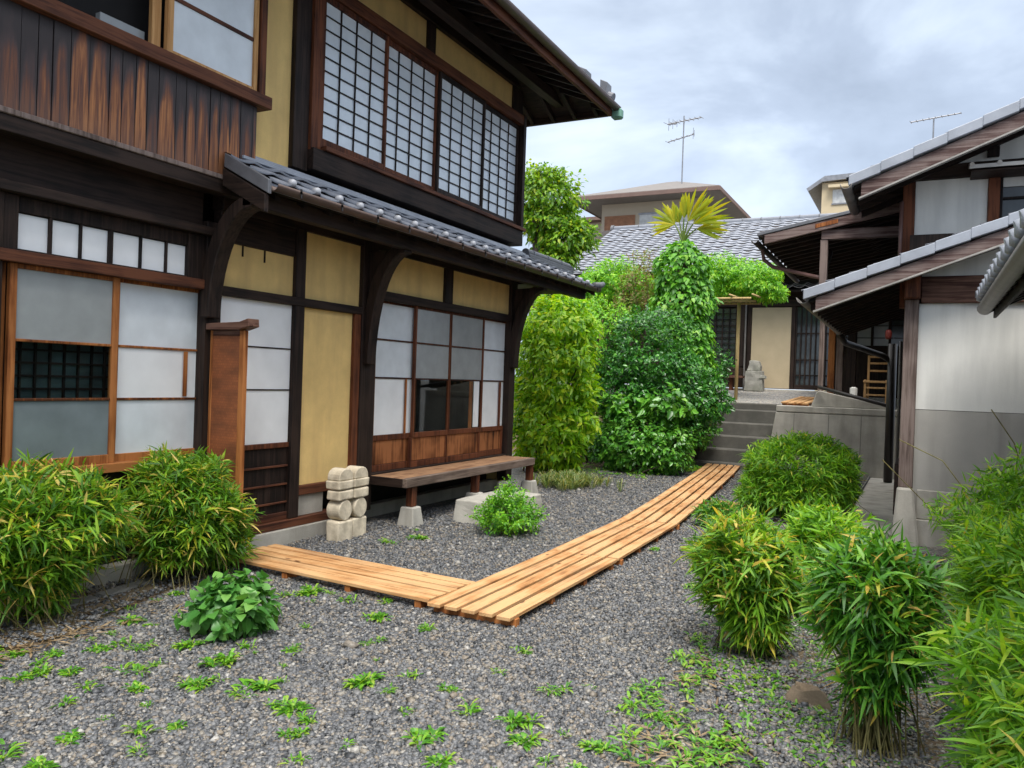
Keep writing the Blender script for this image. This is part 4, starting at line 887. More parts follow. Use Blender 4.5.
# nearer wing of which only the eave corner shows
NW = thing('near_wing', 'nearer low wing at the right edge showing only its tiled eave and pale gutter', 'house', (1.6, 5, 0))
RH = NW
tile_roof('tile_roof', 'roof_tile', NW, (.46, 8.02, 2.27), (0, -1, 0), (1, 0, 0), .45, 7.2, 2.2, .262, .235)
m_ = MB(); m_.obox((.49, .9, 2.21), (2.2, 0, .99), (0, 7.05, 0), (0, 0, .03)); m_.build('roof_board', 'dark_wood_x', NW)
kn = MB(); kn.tube([(.405, 7.95, 2.305), (.415, 7.95, 2.305), (.52, 7.95, 2.35)], [.035, .052, .052], 12); kn0 = kn.build('eave_tile_end', 'verge_tile', NW, smooth=True)
for k in range(1, 18):
    o = kn0.copy(); C.objects.link(o); o.parent = NW; o.location.y = -.262 * k
half_gutter(MB(), (.475, .9, 2.225), (.475, 8.0, 2.21), .062).build('gutter', 'grey_gutter', NW, smooth=True)
m_ = MB(); m_.box(.54, .56, .9, 7.98, 2.12, 2.27); m_.build('fascia', 'dark_wood_y', NW)
r = MB()
for k in range(24): r.obox((.50, .95 + .3 * k, 2.155), (1.2, 0, .54), (0, .045, 0), (0, 0, .05))
r.build_each('rafter', 'dark_wood_x', NW)
m_ = MB(); m_.obox((.40, 7.98, 2.30), (.45, 0, .21), (0, .08, 0), (0, 0, .06)); m_.build('verge_tile', 'roof_tile_dark', NW, .006)
bx('wall', 'dark_wood', NW, 1.43, 1.55, 1.0, 8.4, 0, 2.5)
wl = bx('lattice_window', 'dark_wood_y', NW, 1.4, 1.43, 3.4, 6.6, .8, .86)
bx('pane', 'frost_mid', wl, 1.418, 1.428, 3.4, 6.6, .86, 2.1, 0)
m_ = MB()
for k in range(15): m_.box(1.39, 1.416, 3.4 + .225 * k, 3.43 + .225 * k, .862, 2.1)
for k in range(5): m_.box(1.392, 1.414, 3.4, 6.6, .98 + .25 * k, 1.0 + .25 * k)
m_.build('lattice', 'dark_wood', wl)

# ================================================================ PORCH ON THE TERRACE
PO = thing('porch', 'dark open timber porch standing on the terrace behind the retaining wall', 'porch', (-1.4, 16, 1.17)); RH = PO
bx('roof_board', 'dark_wood_x', PO, -1.78, -.2, 14.25, 19.2, 2.94, 3.0)
m_ = MB(); m_.box(-1.56, -1.48, 14.45, 14.53, 1.169, 2.94); m_.build('post', 'grey_wood', PO, .006)
RH = MAINH   # second tier side roof of the plaster house
SX, SZ, SY0, SY1 = -1.735, 3.17, 9.5, 13.1
tile_roof('side_roof', 'roof_tile', RH, (SX, SY1, SZ), (0, -1, 0), (1, 0, 0), .2, SY1 - SY0 - .06, 1.6, .262, .235)
m_ = MB(); m_.obox((SX - .01, SY0, SZ + .045), (1.57, 0, .314), (0, .12, 0), (0, 0, .04)); m_.build('verge_tile', 'roof_tile_dark', RH, .005)
m_ = MB(); m_.obox((SX + .07, SY0 + .01, SZ - .05), (1.49, 0, .298), (0, .04, 0), (0, 0, .105)); m_.build('verge_board', 'grey_wood_x', RH, .004)
m_ = MB(); m_.obox((SX + .62, SY0 + .004, SZ + .10), (.24, 0, .048), (0, .01, 0), (0, 0, .045)); m_.build('patch_board', 'orange_wood', RH)
m_ = MB(); m_.obox((SX + .03, SY0 + .06, SZ - .01), (1.55, 0, .31), (0, SY1 - SY0 - .07, 0), (0, 0, .025)); m_.build('roof_board', 'dark_wood_x', RH)
r = MB()
for k in range(13): r.obox((SX + .03, SY0 + .15 + .27 * k, SZ - .05), (1.5, 0, .30), (0, .04, 0), (0, 0, .04))
r.build_each('rafter', 'dark_wood_x', RH)
bx('beam', 'grey_wood_x', RH, -1.05, -.2, SY0 + .06, SY0 + .15, 3.15, 3.26); bx('post', 'grey_wood', RH, -1.06, -.98, SY0 + .07, SY0 + .15, 2.3, 3.148)
m_ = MB(); m_.beam((-1.02, SY0 + .2, 2.85), (-1.02, SY0 + .75, 3.12), .06, .06); m_.build('strut', 'dark_wood_y', RH, .004)
half_gutter(MB(), (SX - .04, SY0, SZ + .0), (SX - .04, SY1, SZ - .02), .04).build('gutter', 'black_pipe', RH, smooth=True)
m_ = MB(); m_.tube([(SX - .03, SY0 + .45, SZ - .03), (SX - .02, SY0 + .55, SZ - .15), (SX + .1, SY0 + .5, SZ - .25), (-1.12, SY0 + .2, SZ - .42), (-1.04, SY0 + .16, SZ - .44)], .024, 10); m_.build('downpipe', 'brown_pipe', RH, smooth=True)
RH = PO
bx('post', 'orange_wood', PO, -1.62, -1.50, 16.6, 16.72, 1.17, 2.94); bx('post', 'grey_wood', PO, -1.42, -1.30, 16.0, 16.12, 1.17, 2.94); bx('post', 'dark_wood', PO, -1.20, -1.05, 15.6, 15.75, 1.17, 2.94)
bx('wall_panel', 'dark_wood', PO, -1.75, -.2, 18.0, 18.1, 1.2, 2.94)
pw = bx('window', 'dark_wood_x', PO, -1.6, -.25, 17.93, 17.99, 2.32, 2.38)
for k in range(4): bx('pane', ('dim_pane', 'frost_mid', 'frost_mid', 'dim_pane')[k], pw, -1.55 + .33 * k, -1.27 + .33 * k, 17.96, 17.97, 2.4, 2.92, 0)
m_ = MB()
for k in range(5): m_.box(-1.6 + .33 * k, -1.56 + .33 * k, 17.92, 17.99, 2.38, 2.94)
for k in range(3): m_.box(-1.56, -.25, 17.935, 17.955, 2.55 + .25 * k, 2.565 + .25 * k)
m_.build('mullion', 'dark_wood', pw)
bx('wall_panel', 'dark_wood_y', PO, -.24, -.15, 14.4, 18, 1.2, 2.94)
LN = thing('lantern', 'small red lantern hanging under the eave behind the corner post', 'lantern', (-.50, 14.6, 2.5))
m_ = MB(); m_.tube([(-.50, 14.6, 2.33 + .02 * k) for k in range(9)], [.03, .045, .05, .052, .052, .052, .05, .045, .03], 12); m_.build('shade', 'red_lantern', LN, smooth=True)
m_ = MB(); m_.tube([(-.50, 14.6, 2.49), (-.50, 14.6, 2.75)], .006, 6); m_.build('cord', 'black_pipe', LN)
CH = thing('chair', 'small pale wooden ladder back chair on the terrace under the eave', 'chair', (-.65, 14.75, 1.17))
for x, y, h in ((-.83, 14.62, .48), (-.50, 14.62, .48), (-.80, 14.95, .90), (-.47, 14.95, .90)): bx('leg', 'chair_wood', CH, x - .018, x + .018, y - .018, y + .018, 1.17, 1.17 + h)
bx('seat', 'chair_wood', CH, -.86, -.45, 14.59, 14.97, 1.60, 1.635)
for z in (1.79, 1.92, 2.03): bx('back_slat', 'chair_wood', CH, -.78, -.49, 14.94, 14.96, z, z + .035)
for z in (1.38, 1.5): bx('stretcher', 'chair_wood', CH, -.81, -.52, 14.61, 14.63, z, z + .028)
m_ = MB(); m_.tube([(-1.02, 14.85, 1.167), (-1.02, 14.85, 1.42), (-1.02, 14.85, 1.50), (-1.02, 14.85, 1.52)], [.055, .06, .06, .03], 12); tag(m_.build('pot', 'plastic_white', None, loc=(-1.02, 14.85, 1.167)), 'small white pot left of the pale chair behind the parapet', 'pot')

# ================================================================ BACK BUILDING
BB = thing('back_building', 'low building with blue grey tiled roof and cream sliding door behind the steps', 'building', (-4.5, 20, 1.4)); RH = BB
zb = 1.40
bx('foundation', 'concrete', BB, -9, .3, 18.95, 19.2, 1.1, 1.43, .01)
bx('wall', 'dark_wood', BB, -9, .3, 19.06, 26, 1.44, 4.4)
bx('door', 'cream_door', BB, -3.535, -2.66, 18.98, 19.03, 1.45, 3.31, .004)
bx('door_frame', 'dark_wood', BB, -3.63, -3.54, 18.96, 19.05, 1.44, 3.4); bx('door_frame', 'dark_wood', BB, -2.655, -2.57, 18.96, 19.05, 1.44, 3.4)
bx('beam', 'dark_wood_x', BB, -9, .3, 18.94, 19.05, 3.33, 3.50)
ld = bx('lattice_door', 'dark_wood_x', BB, -2.56, -2.05, 18.97, 19.05, 1.44, 1.55)
bx('pane', 'dim_pane', ld, -2.56, -1.3, 19.02, 19.03, 1.55, 3.32, 0)
m_ = MB()
for k in range(12): m_.box(-2.56 + .105 * k, -2.53 + .105 * k, 18.97, 19.01, 1.55, 3.32)
for z in (2.1, 2.7, 1.75): m_.box(-2.56, -1.3, 18.975, 19.005, z, z + .03)
m_.build('lattice', 'dark_wood', ld)
lw = bx('lattice_window', 'dark_wood_x', BB, -4.7, -3.66, 18.95, 19.05, 1.86, 1.94)
bx('pane', 'dim_pane', lw, -4.7, -3.9, 19.02, 19.03, 1.95, 3.3, 0)
m_ = MB()
for k in range(6): m_.box(-4.7 + .16 * k, -4.678 + .16 * k, 18.97, 19.0, 1.95, 3.3)
for k in range(9): m_.box(-4.7, -3.9, 18.975, 18.995, 2.05 + .14 * k, 2.065 + .14 * k)
m_.build('lattice', 'dark_wood', lw); bx('post', 'dark_wood', BB, -3.89, -3.66, 18.95, 19.05, 1.44, 3.33)
m_ = MB(); m_.tube([(-3.66, 18.9, 1.43), (-3.66, 18.9, 3.6)], .02, 8); m_.build('downpipe', 'grey_gutter', BB)
ES2, EY2, EZ2 = .455, 18.2, 4.12
tile_roof('tile_roof', 'roof_tile_back', BB, (-8.3, EY2, EZ2 - .06), (1, 0, 0), (0, 1, 0), ES2, 9.3, 4.3, .27, .24, .016, .010)
m_ = MB(); slab(m_, (-8.6, EY2 + .03, EZ2 - .02), (1, 0, 0), (0, 1, 0), ES2, 9.6, 4.2, .05); m_.build('roof_board', 'dark_wood_y', BB)
zr_ = EZ2 + 4.3 * ES2 - .16
m_ = MB()
for k in range(3): m_.box(-8.35, 1.0, EY2 + 4.18 + .02 * k, EY2 + 4.42 - .02 * k, zr_ - .03 + .055 * k, zr_ + .02 + .055 * k)
m_.tube([(-8.35, EY2 + 4.3, zr_ + .15), (1, EY2 + 4.3, zr_ + .15)], .07, 12); m_.build('ridge', 'roof_tile', BB, .006)
m_ = MB(); m_.tube([(-8.38, EY2 + 4.3, zr_ + .1), (-8.30, EY2 + 4.3, zr_ + .1)], .15, 16)
for k in range(16): m_.tube([(-7.55 + .5 * k, EY2 + 4.3, zr_ + .15), (-7.52 + .5 * k, EY2 + 4.3, zr_ + .15)], .08, 12)
m_.build('ridge_cap', 'roof_tile_dark', BB)
bx('fascia', 'dark_wood_x', BB, -8.6, 1, EY2 - .02, EY2 + .02, EZ2 - .09, EZ2 - .0)
half_gutter(MB(), (-8.6, EY2 - .06, EZ2 - .01), (1, EY2 - .06, EZ2 - .03), .055).build('gutter', 'black_pipe', BB, smooth=True)
tile_roof('pent_roof', 'far_roof', BB, (-3.6, 18.45, 3.66), (1, 0, 0), (0, 1, 0), .3, 2.6, .55, .262, .22)
m_ = MB(); slab(m_, (-3.6, 18.47, 3.65), (1, 0, 0), (0, 1, 0), .3, 2.6, .55, .05); m_.build('roof_board', 'dark_wood_y', BB)
bx('wall_panel', 'dark_wood_x', BB, -9, .3, 18.98, 19.05, 3.51, 4.4)
# stone figure, plant stand
SF = thing('carved_stone', 'weathered carved stone with a round head standing in front of the cream door', 'carved stone', (-3.4, 18.55, 1.37))
o = rough_block('base', 'grey_stone', -3.56, -3.15, 18.42, 18.72, 1.37, 1.83, .1, .02); o.location -= Vector((-3.4, 18.55, 1.37)); o.parent = SF
o = rough_block('head', 'grey_stone', -3.50, -3.22, 18.44, 18.70, 1.83, 2.06, .25, .03); o.location -= Vector((-3.4, 18.55, 1.37)); o.parent = SF
o = rough_block('arm', 'grey_stone', -3.24, -3.09, 18.40, 18.58, 1.66, 1.73, .2, .015); o.location -= Vector((-3.4, 18.55, 1.37)); o.parent = SF
TB = thing('plant_stand', 'small dark wooden stand against the lattice window at the back', 'stand', (-3.9, 18.6, 1.37))
bx('top', 'red_wood_x', TB, -4.2, -3.6, 18.45, 18.75, 1.66, 1.71); bx('apron', 'dark_wood_x', TB, -4.15, -3.65, 18.50, 18.72, 1.712, 1.9); bx('leg', 'red_wood', TB, -3.92, -3.84, 18.55, 18.65, 1.36, 1.659); bx('leg', 'grey_wood', TB, -4.18, -4.10, 18.55, 18.65, 1.36, 1.659)

# ================================================================ FAR HOUSES, ANTENNAS
FH = thing('hip_roof_house', 'taupe two storey house with low brown hipped roof beyond the tiled roof', 'house', (-9.5, 34, 0))
bx('wall', 'taupe_wall', FH, -12.4, -8.3, 32.0, 38.4, 5, 9.2, 0)
bx('louver_panel', 'louver', FH, -12.25, -10.9, 31.97, 31.995, 7.4, 8.55, 0)
m_ = MB()
for k in range(18): m_.box(-12.25, -10.9, 31.95, 31.968, 7.42 + .063 * k, 7.45 + .063 * k)
m_.build('louver_slat', 'louver', FH)
hw = bx('window', 'metal_grey', FH, -10.75, -8.4, 31.95, 31.995, 8.52, 8.60)
for k in range(2): bx('pane', 'window_white', hw, -10.7 + 1.16 * k, -9.6 + 1.16 * k, 31.97, 31.99, 7.4, 8.52, 0)
bx('mullion', 'metal_grey', hw, -9.60, -9.54, 31.95, 31.99, 7.4, 8.52)
def hip(name, mat, parent, x0, x1, y0, y1, ze, zr, ins):
    m_ = MB(); xm0, xm1, ym = x0 + ins, x1 - ins, (y0 + y1) / 2
    b = [(x0, y0, ze), (x1, y0, ze), (x1, y1, ze), (x0, y1, ze)]; r = [(xm0, ym, zr), (xm1, ym, zr)]
    m_.v = [*b, *r, *[(p[0], p[1], ze - .16) for p in b]]
    m_.f = [(0, 1, 5, 4), (1, 2, 5), (2, 3, 4, 5), (3, 0, 4), (6, 9, 8, 7), (0, 6, 7, 1), (1, 7, 8, 2), (2, 8, 9, 3), (3, 9, 6, 0)]
    return m_.build(name, mat, parent)
hip('roof', 'far_roof', FH, -13.4, -7.15, 30.8, 39.4, 9.22, 10.62, 2.9)
m_ = MB(); m_.box(-13.45, -7.09, 30.74, 30.80, 9.02, 9.19); m_.box(-7.15, -7.09, 30.8, 39.4, 9.02, 9.19); m_.box(-13.45, -13.40, 30.8, 39.4, 9.02, 9.19); m_.build('fascia', 'brown_roof', FH, .01)
AH = thing('annex', 'lower brown roofed annex left of the far hip roof house, seen past the tree', 'house', (-14.5, 36, 0))
bx('wall', 'taupe_wall', AH, -16, -13.4, 36, 40, 4, 9.3, 0); hip('roof', 'brown_roof', AH, -16.5, -12.7, 35.4, 41, 9.35, 9.9, 1.2)
aw = bx('window', 'metal_grey', AH, -14.7, -13.8, 35.95, 35.995, 7.2, 7.28); bx('pane', 'dim_pane', aw, -14.65, -13.85, 35.96, 35.99, 7.28, 8.6, 0)
BH = thing('beige_block', 'beige block of flats with one recessed window rising behind the dark roofs', 'building', (-4, 46, 0))
bx('wall', 'beige_wall', BH, -5.0, 2, 45, 52, 0, 12.45, .0)
m_ = MB(); m_.prism([(-5.75, 12.15), (-4.85, 12.75), (2, 12.95), (2, 12.78), (-4.95, 12.46), (-5.65, 12.0)], 'Y', 44.7, 52); m_.build('roof', 'metal_grey', BH)
bx('canopy', 'beige_wall', BH, -4.65, -3, 44.6, 45, 12.1, 12.25, 0)
bw_ = bx('window', 'metal_grey', BH, -4.5, -3.2, 44.94, 44.995, 11.25, 11.33); bx('pane', 'window_white', bw_, -4.45, -3.2, 44.95, 44.99, 11.33, 12.05, 0)
def antenna(name, label, x, y, z0, z1, booms, sc=1.0):
    t = thing(name, label, 'antenna', (x, y, z0))
    m_ = MB(); m_.tube([(x, y, z0), (x, y, z1)], .022 * sc, 8); m_.build('mast', 'metal_grey', t)
    for (z, l0, l1, dz, n, el, vert) in booms:
        m_ = MB(); m_.tube([(x + l0, y, z), (x + l1, y, z + dz)], .018 * sc, 6)
        for k in range(n):
            q = k / (n - 1); xx = x + l0 + (l1 - l0) * q; zz = z + dz * q; e = el * (1.2 - .5 * q)
            m_.tube([(xx - .12 * e, y - e, zz - .1 * e), (xx + .12 * e, y + e, zz + .1 * e)] if not vert else [(xx, y, zz - e), (xx, y, zz + e)], .009 * sc, 5)
        m_.build('antenna_boom', 'metal_grey', t)
    return t
antenna('antenna', 'tall rooftop aerial with two booms above the brown hipped roof', -9.35, 33.4, 9.7, 12.95, [(12.68, -.72, .75, .12, 8, .32, False), (11.9, -.68, .42, .22, 6, .2, False), (12.16, .42, .46, 0, 2, .2, True), (12.66, -.66, -.3, 0, 3, .22, True)], 1.3)
antenna('antenna', 'small aerial with a single boom above the white gabled roof on the right', .07, 20.0, 6.0, 7.6, [(7.56, -.46, .53, .09, 9, .12, False)], .75)

# ================================================================ PLANTS
UP = np.array([0, 0, 1.0])
def stem_paths(base, P, k, spread=.12, bend=.5):
    idx = rng.choice(len(P), min(k, len(P)), replace=False); out = []
    for i in idx:
        b = np.array([base[0] + rng.normal(0, spread), base[1] + rng.normal(0, spread), base[2] - .02]); t = P[i]
        m = b * .5 + t * .5; m[:2] = b[:2] * (.5 + bend * .4) + t[:2] * (.5 - bend * .4)
        out.append([tuple(b), tuple(m), tuple(t)])
    return out
def fans(P, D, per, ll, lw, lift=.45, spread=(.55, 1.3), droop=.22, jitter=.03, prof=((.28, 1.0), (.65, .72))):
    n = len(P); Sh = nrm(D * .75 + UP * lift + rng.normal(0, .3, (n, 3)))
    Pp = np.repeat(P, per, 0); Ss = np.repeat(Sh, per, 0); m = len(Pp)
    r = rdir(m); perp = nrm(r - (r * Ss).sum(1, keepdims=True) * Ss); a = rng.uniform(*spread, m)[:, None]
    Dl = Ss * np.cos(a) + perp * np.sin(a); Pp = Pp - Ss * rng.uniform(0, .09, (m, 1)) + rng.normal(0, jitter * .4, (m, 3))
    U_ = nrm(UP + .55 * rng.normal(size=(m, 3)) + Ss * .3)
    return leaves(Pp, Dl, U_, ll * rng.uniform(.55, 1.2, m), lw * rng.uniform(.7, 1.2, m), droop * rng.uniform(.3, 1.5, m), prof)
def sasa(label, base, blobs, nshoot, mat='sasa_leaf', ll=.125, lw=.019, nst=70, spread=.12, group=None, per=6, inner=.5, noise=.16):
    t = thing('bamboo_bush', label, 'bamboo bush', base, group); b = np.array(base)
    bl = [(np.array(c) + b, r) for c, r in blobs]
    P, D = blob_pts(bl, nshoot, inner, noise); ok = P[:, 2] > base[2] + .03; P, D = P[ok], D[ok]
    V, Q = fans(P, D, per, ll, lw); np_mesh('foliage', V, Q, mat, t)
    stems(stem_paths(base, P, nst, spread), .0034).build('stem', 'culm', t)
    k = rng.choice(len(P), nst * 2); tw = []
    for i in k: tw.append([tuple(P[i] - D[i] * .16 - np.array([0, 0, .12])), tuple(P[i] - D[i] * .05), tuple(P[i] + D[i] * .03)])
    stems(tw, .0025, 4).build('twig', 'culm', t)
    return t
def shrub(name, label, cat, base, blobs, ntw, per, ll, lw, mat, prof=((.3, 1.0), (.66, .75)), hang=0., droop=.25, inner=.6, noise=.14, twig=.12, nst=14, srad=.015, group=None, stem_mat='bark', spread=.15, up=.3, ubias=.6):
    t = thing(name, label, cat, base, group); b = np.array(base)
    bl = [(np.array(c) + b, r) for c, r in blobs]; P, D = blob_pts(bl, ntw, inner, noise); ok = P[:, 2] > base[2] + .02; P, D = P[ok], D[ok]; n = len(P)
    T = nrm(D + UP * up + rng.normal(0, .35, (n, 3))); Pp = np.repeat(P, per, 0); Tt = np.repeat(T, per, 0); m = len(Pp)
    s_ = np.tile(np.arange(per) / max(1, per - 1), n)[:, None]; Pp = Pp + Tt * (s_ - .7) * twig
    r = rdir(m); perp = nrm(r - (r * Tt).sum(1, keepdims=True) * Tt)
    Dl = nrm(Tt * (.25 + .5 * s_) + perp * .9 - UP * hang); Dn = np.repeat(D, per, 0)
    U_ = nrm(UP * ubias + Dn * .9 + .4 * rng.normal(size=(m, 3)))
    V, Q = leaves(Pp, Dl, U_, ll * rng.uniform(.6, 1.2, m), lw * rng.uniform(.75, 1.15, m), droop * rng.uniform(.3, 1.4, m), prof)
    np_mesh('foliage', V, Q, mat, t)
    if nst: stems(stem_paths(base, P, nst, spread), srad, 6).build('stem', stem_mat, t)
    return t
HEART = ((.12, .85), (.38, 1.0), (.72, .55))
OVAL = ((.25, .9), (.6, .95))
# bamboo along the left house
sasa('wide bamboo bush with many straw coloured leaves, at the left edge under the sliding windows', (-4.42, 2.72, 0), [((0, -.55, .62), (.40, .42, .25)), ((.06, 0, .60), (.40, .44, .27)), ((0, .28, .52), (.30, .30, .24)), ((.08, -.05, .40), (.30, .30, .24)), ((.06, .05, .22), (.16, .2, .14)), ((-.02, -.95, .55), (.38, .4, .3))], 2600, 'sasa_leaf', .118, .0165, 150, .17)
sasa('rounded bamboo bush tight against the wing screen by the house door', (-4.50, 3.78, 0), [((.02, .02, .62), (.33, .36, .24)), ((.05, .14, .42), (.34, .36, .26)), ((.06, -.08, .36), (.26, .24, .22)), ((.12, .30, .22), (.20, .2, .14))], 2100, 'sasa_leaf', .108, .0155, 120, .15)
# clipped bamboo on the right
sasa('dense ball shaped bamboo bush in front of the concrete retaining wall', (-1.17, 9.5, 0), [((0, 0, .50), (.62, .60, .46)), ((-.1, -.1, .3), (.56, .5, .28))], 2900, 'sasa_leaf_bright', .115, .0165, 60, .25, inner=.7, noise=.1)
sasa('small low bamboo tuft beside the walk, left of the ball shaped bush', (-1.78, 8.3, 0), [((0, 0, .14), (.24, .24, .13))], 260, 'sasa_leaf_dark', .11, .018, 20, .1)
sasa('vase shaped bamboo bush with orange tipped leaves on the gravel edge of the bed', (-.80, 4.42, 0), [((-.01, 0, .54), (.27, .29, .19)), ((.02, -.03, .40), (.24, .24, .22)), ((.05, -.04, .24), (.15, .15, .16))], 1350, 'sasa_leaf', .112, .0165, 90, .09)
sasa('bright bamboo bush filling the gap behind the vase shaped one', (-.52, 5.75, 0), [((0, 0, .42), (.30, .34, .22)), ((.12, -.3, .36), (.24, .24, .2))], 950, 'sasa_leaf_bright', .12, .018, 50, .14)
sasa('tall dark bamboo bush with bare stems below a full crown at the front right', (-.11, 3.52, 0), [((-.02, 0, .69), (.22, .24, .16)), ((-.10, .03, .58), (.17, .2, .15)), ((.04, -.03, .52), (.17, .18, .18)), ((-.02, -.04, .36), (.13, .13, .15))], 950, 'sasa_leaf_dark', .115, .017, 120, .07)
sasa('far end of the clipped bamboo hedge against the rendered wall', (.78, 5.6, 0), [((0, 0, .68), (.60, .62, .42)), ((-.12, -.2, .42), (.5, .6, .36))], 2900, 'sasa_leaf_bright', .105, .013, 40, .25)
sasa('middle of the clipped bamboo hedge, right of the tall dark bush', (.70, 4.15, 0), [((0, 0, .66), (.50, .66, .36)), ((-.12, -.1, .42), (.42, .6, .34))], 2900, 'sasa_leaf_bright', .12, .0135, 40, .25)
sasa('nearest end of the clipped bamboo hedge in the bottom right corner', (.62, 2.62, 0), [((0, 0, .64), (.46, .6, .36)), ((-.04, -.1, .38), (.44, .6, .34))], 2900, 'sasa_leaf_bright', .125, .014, 40, .25)
# shrubs by the house end and the steps
shrub('lime_shrub', 'tall column of lime green leaves at the end of the wooden house bench', 'shrub', (-5.22, 11.6, 0), [((0, 0, .75), (.68, .6, .72)), ((.02, 0, 1.5), (.70, .6, .8)), ((.0, .1, 2.25), (.62, .55, .55))], 1900, 6, .125, .050, 'lime_leaf', hang=.35, droop=.3, ubias=.45, inner=.72, noise=.12, twig=.16)
shrub('lime_shrub', 'soft yellow green shrub spreading above the lime column under the eave corner', 'shrub', (-5.2, 13.2, 0), [((0, 0, 2.3), (.85, .7, .75)), ((-.7, .2, 2.3), (.6, .6, .8)), ((-.2, 0, 1.2), (.6, .6, .9))], 1500, 7, .07, .024, 'wisteria_leaf', hang=.1, inner=.6)
shrub('glossy_shrub', 'big dark green glossy shrub between the lime column and the ivy clad palm', 'shrub', (-4.15, 13.1, 0), [((0, 0, 2.0), (.72, .7, .75)), ((-.40, -.1, 1.4), (.62, .6, .7)), ((.45, .1, 1.35), (.66, .6, .66)), ((.1, -.1, .85), (.85, .6, .7)), ((.95, .25, 1.2), (.42, .4, .42))], 2900, 7, .078, .036, 'glossy_leaf', inner=.6, noise=.2, prof=OVAL)
shrub('camellia_shrub', 'low dense shrub with pale edged oval leaves at the foot of the dark glossy shrub', 'shrub', (-4.05, 12.45, 0), [((0, 0, .5), (.62, .45, .46)), ((-.45, .05, .40), (.4, .4, .38)), ((.45, .05, .45), (.42, .4, .42))], 1150, 6, .085, .042, 'camellia_leaf', prof=OVAL, hang=.2, inner=.7)
shrub('broad_leaf_plant', 'plant with a few broad green leaves poking out above the low oval leaved shrub', 'plant', (-4.1, 12.5, 0), [((-.3, 0, 1.05), (.3, .25, .25)), ((.45, 0, 1.1), (.4, .3, .3))], 130, 5, .13, .085, 'camellia_leaf', prof=HEART, hang=.3, nst=10, srad=.006)
shrub('step_shrub', 'mixed olive shrub leaning over the left side of the steps', 'shrub', (-3.62, 14.3, .3), [((0, 0, .75), (.45, .4, .5)), ((.12, -.05, .35), (.32, .3, .3)), ((-.1, .1, 1.1), (.4, .35, .35))], 620, 6, .075, .034, 'camellia_leaf', prof=OVAL, hang=.25, inner=.5)
shrub('sapling', 'thin dark leaved sapling rising beside the bamboo support of the pergola', 'plant', (-3.72, 15.9, 1.15), [((.1, 0, .75), (.32, .3, .35)), ((-.2, 0, .35), (.4, .3, .3))], 170, 6, .085, .034, 'glossy_leaf', prof=OVAL, inner=.4, nst=4, srad=.006)
# palm clad in creeper
PT = thing('palm', 'fan palm with yellow fronds and a trunk wrapped in broad leaved creeper', 'palm', (-3.95, 14.5, .4))
MB().tube([(-3.95, 14.5, .2), (-3.97, 14.5, 2), (-4.0, 14.5, 3.9), (-4.0, 14.5, 4.05)], [.16, .14, .12, .08], 12).build('trunk', 'bark', PT)
pb = [((-4.0, 14.5, 3.55), (.50, .48, .52)), ((-3.97, 14.5, 3.0), (.58, .5, .55)), ((-3.9, 14.45, 2.4), (.50, .45, .55)), ((-3.72, 14.4, 1.8), (.40, .38, .5)), ((-3.6, 14.35, 1.35), (.33, .3, .4)), ((-4.0, 14.5, 3.92), (.26, .26, .2))]
P, D = blob_pts(pb, 5600, .78, .1); m = len(P)
V, Q = leaves(P + rng.normal(0, .02, (m, 3)), nrm(D * .55 - UP * .75 + rng.normal(0, .35, (m, 3))), nrm(D + UP * .35 + .3 * rng.normal(size=(m, 3))), .105 * rng.uniform(.45, 1.25, m), .085 * rng.uniform(.5, 1.25, m), .2, HEART); np_mesh('creeper', V, Q, 'vine_leaf', PT)
# hub offset, tilt of the blade axis from vertical, half spread, blade length
fr_specs = [(-.16, .0, .36, -50, 56, .58), (-.10, .1, .40, -22, 30, .52), (.02, -.06, .44, 4, 18, .56), (.10, -.08, .38, 30, 30, .78), (.18, -.02, .34, 54, 36, .82), (.22, .06, .26, 86, 26, .60)]
stk = MB()
for dx, dy, dz, ang, hs, ln in fr_specs:
    b = np.array([-4.0, 14.5, 4.08]); h = b + np.array([dx, dy, dz]); stk.tube([tuple(b), tuple(b * .5 + h * .5 + np.array([0, 0, .03])), tuple(h)], [.02, .016, .011], 6)
    ax = nrm(np.array([math.sin(R(ang)), dy * 1.2, math.cos(R(ang))])); sd_ = nrm(np.cross(ax, np.array([.3 * math.copysign(1, dx), -1, .3]))); k = max(10, int(hs / 3.2))
    th = np.linspace(-R(hs), R(hs), k) + rng.normal(0, .02, k); Dl = np.cos(th)[:, None] * ax + np.sin(th)[:, None] * sd_ + rng.normal(0, .05, (k, 3))
    V, Q = leaves(np.repeat(h[None], k, 0), Dl, np.cross(ax, sd_)[None] + rng.normal(0, .35, (k, 3)), ln * (1 - .22 * (th / R(hs)) ** 2) * rng.uniform(.85, 1.06, k), .058, .14, ((.45, 1.0), (.75, .8)), fold=.5)
    np_mesh('frond', V, Q, 'palm_leaf', PT)
stk.build('frond_stalk', 'palm_stalk', PT)
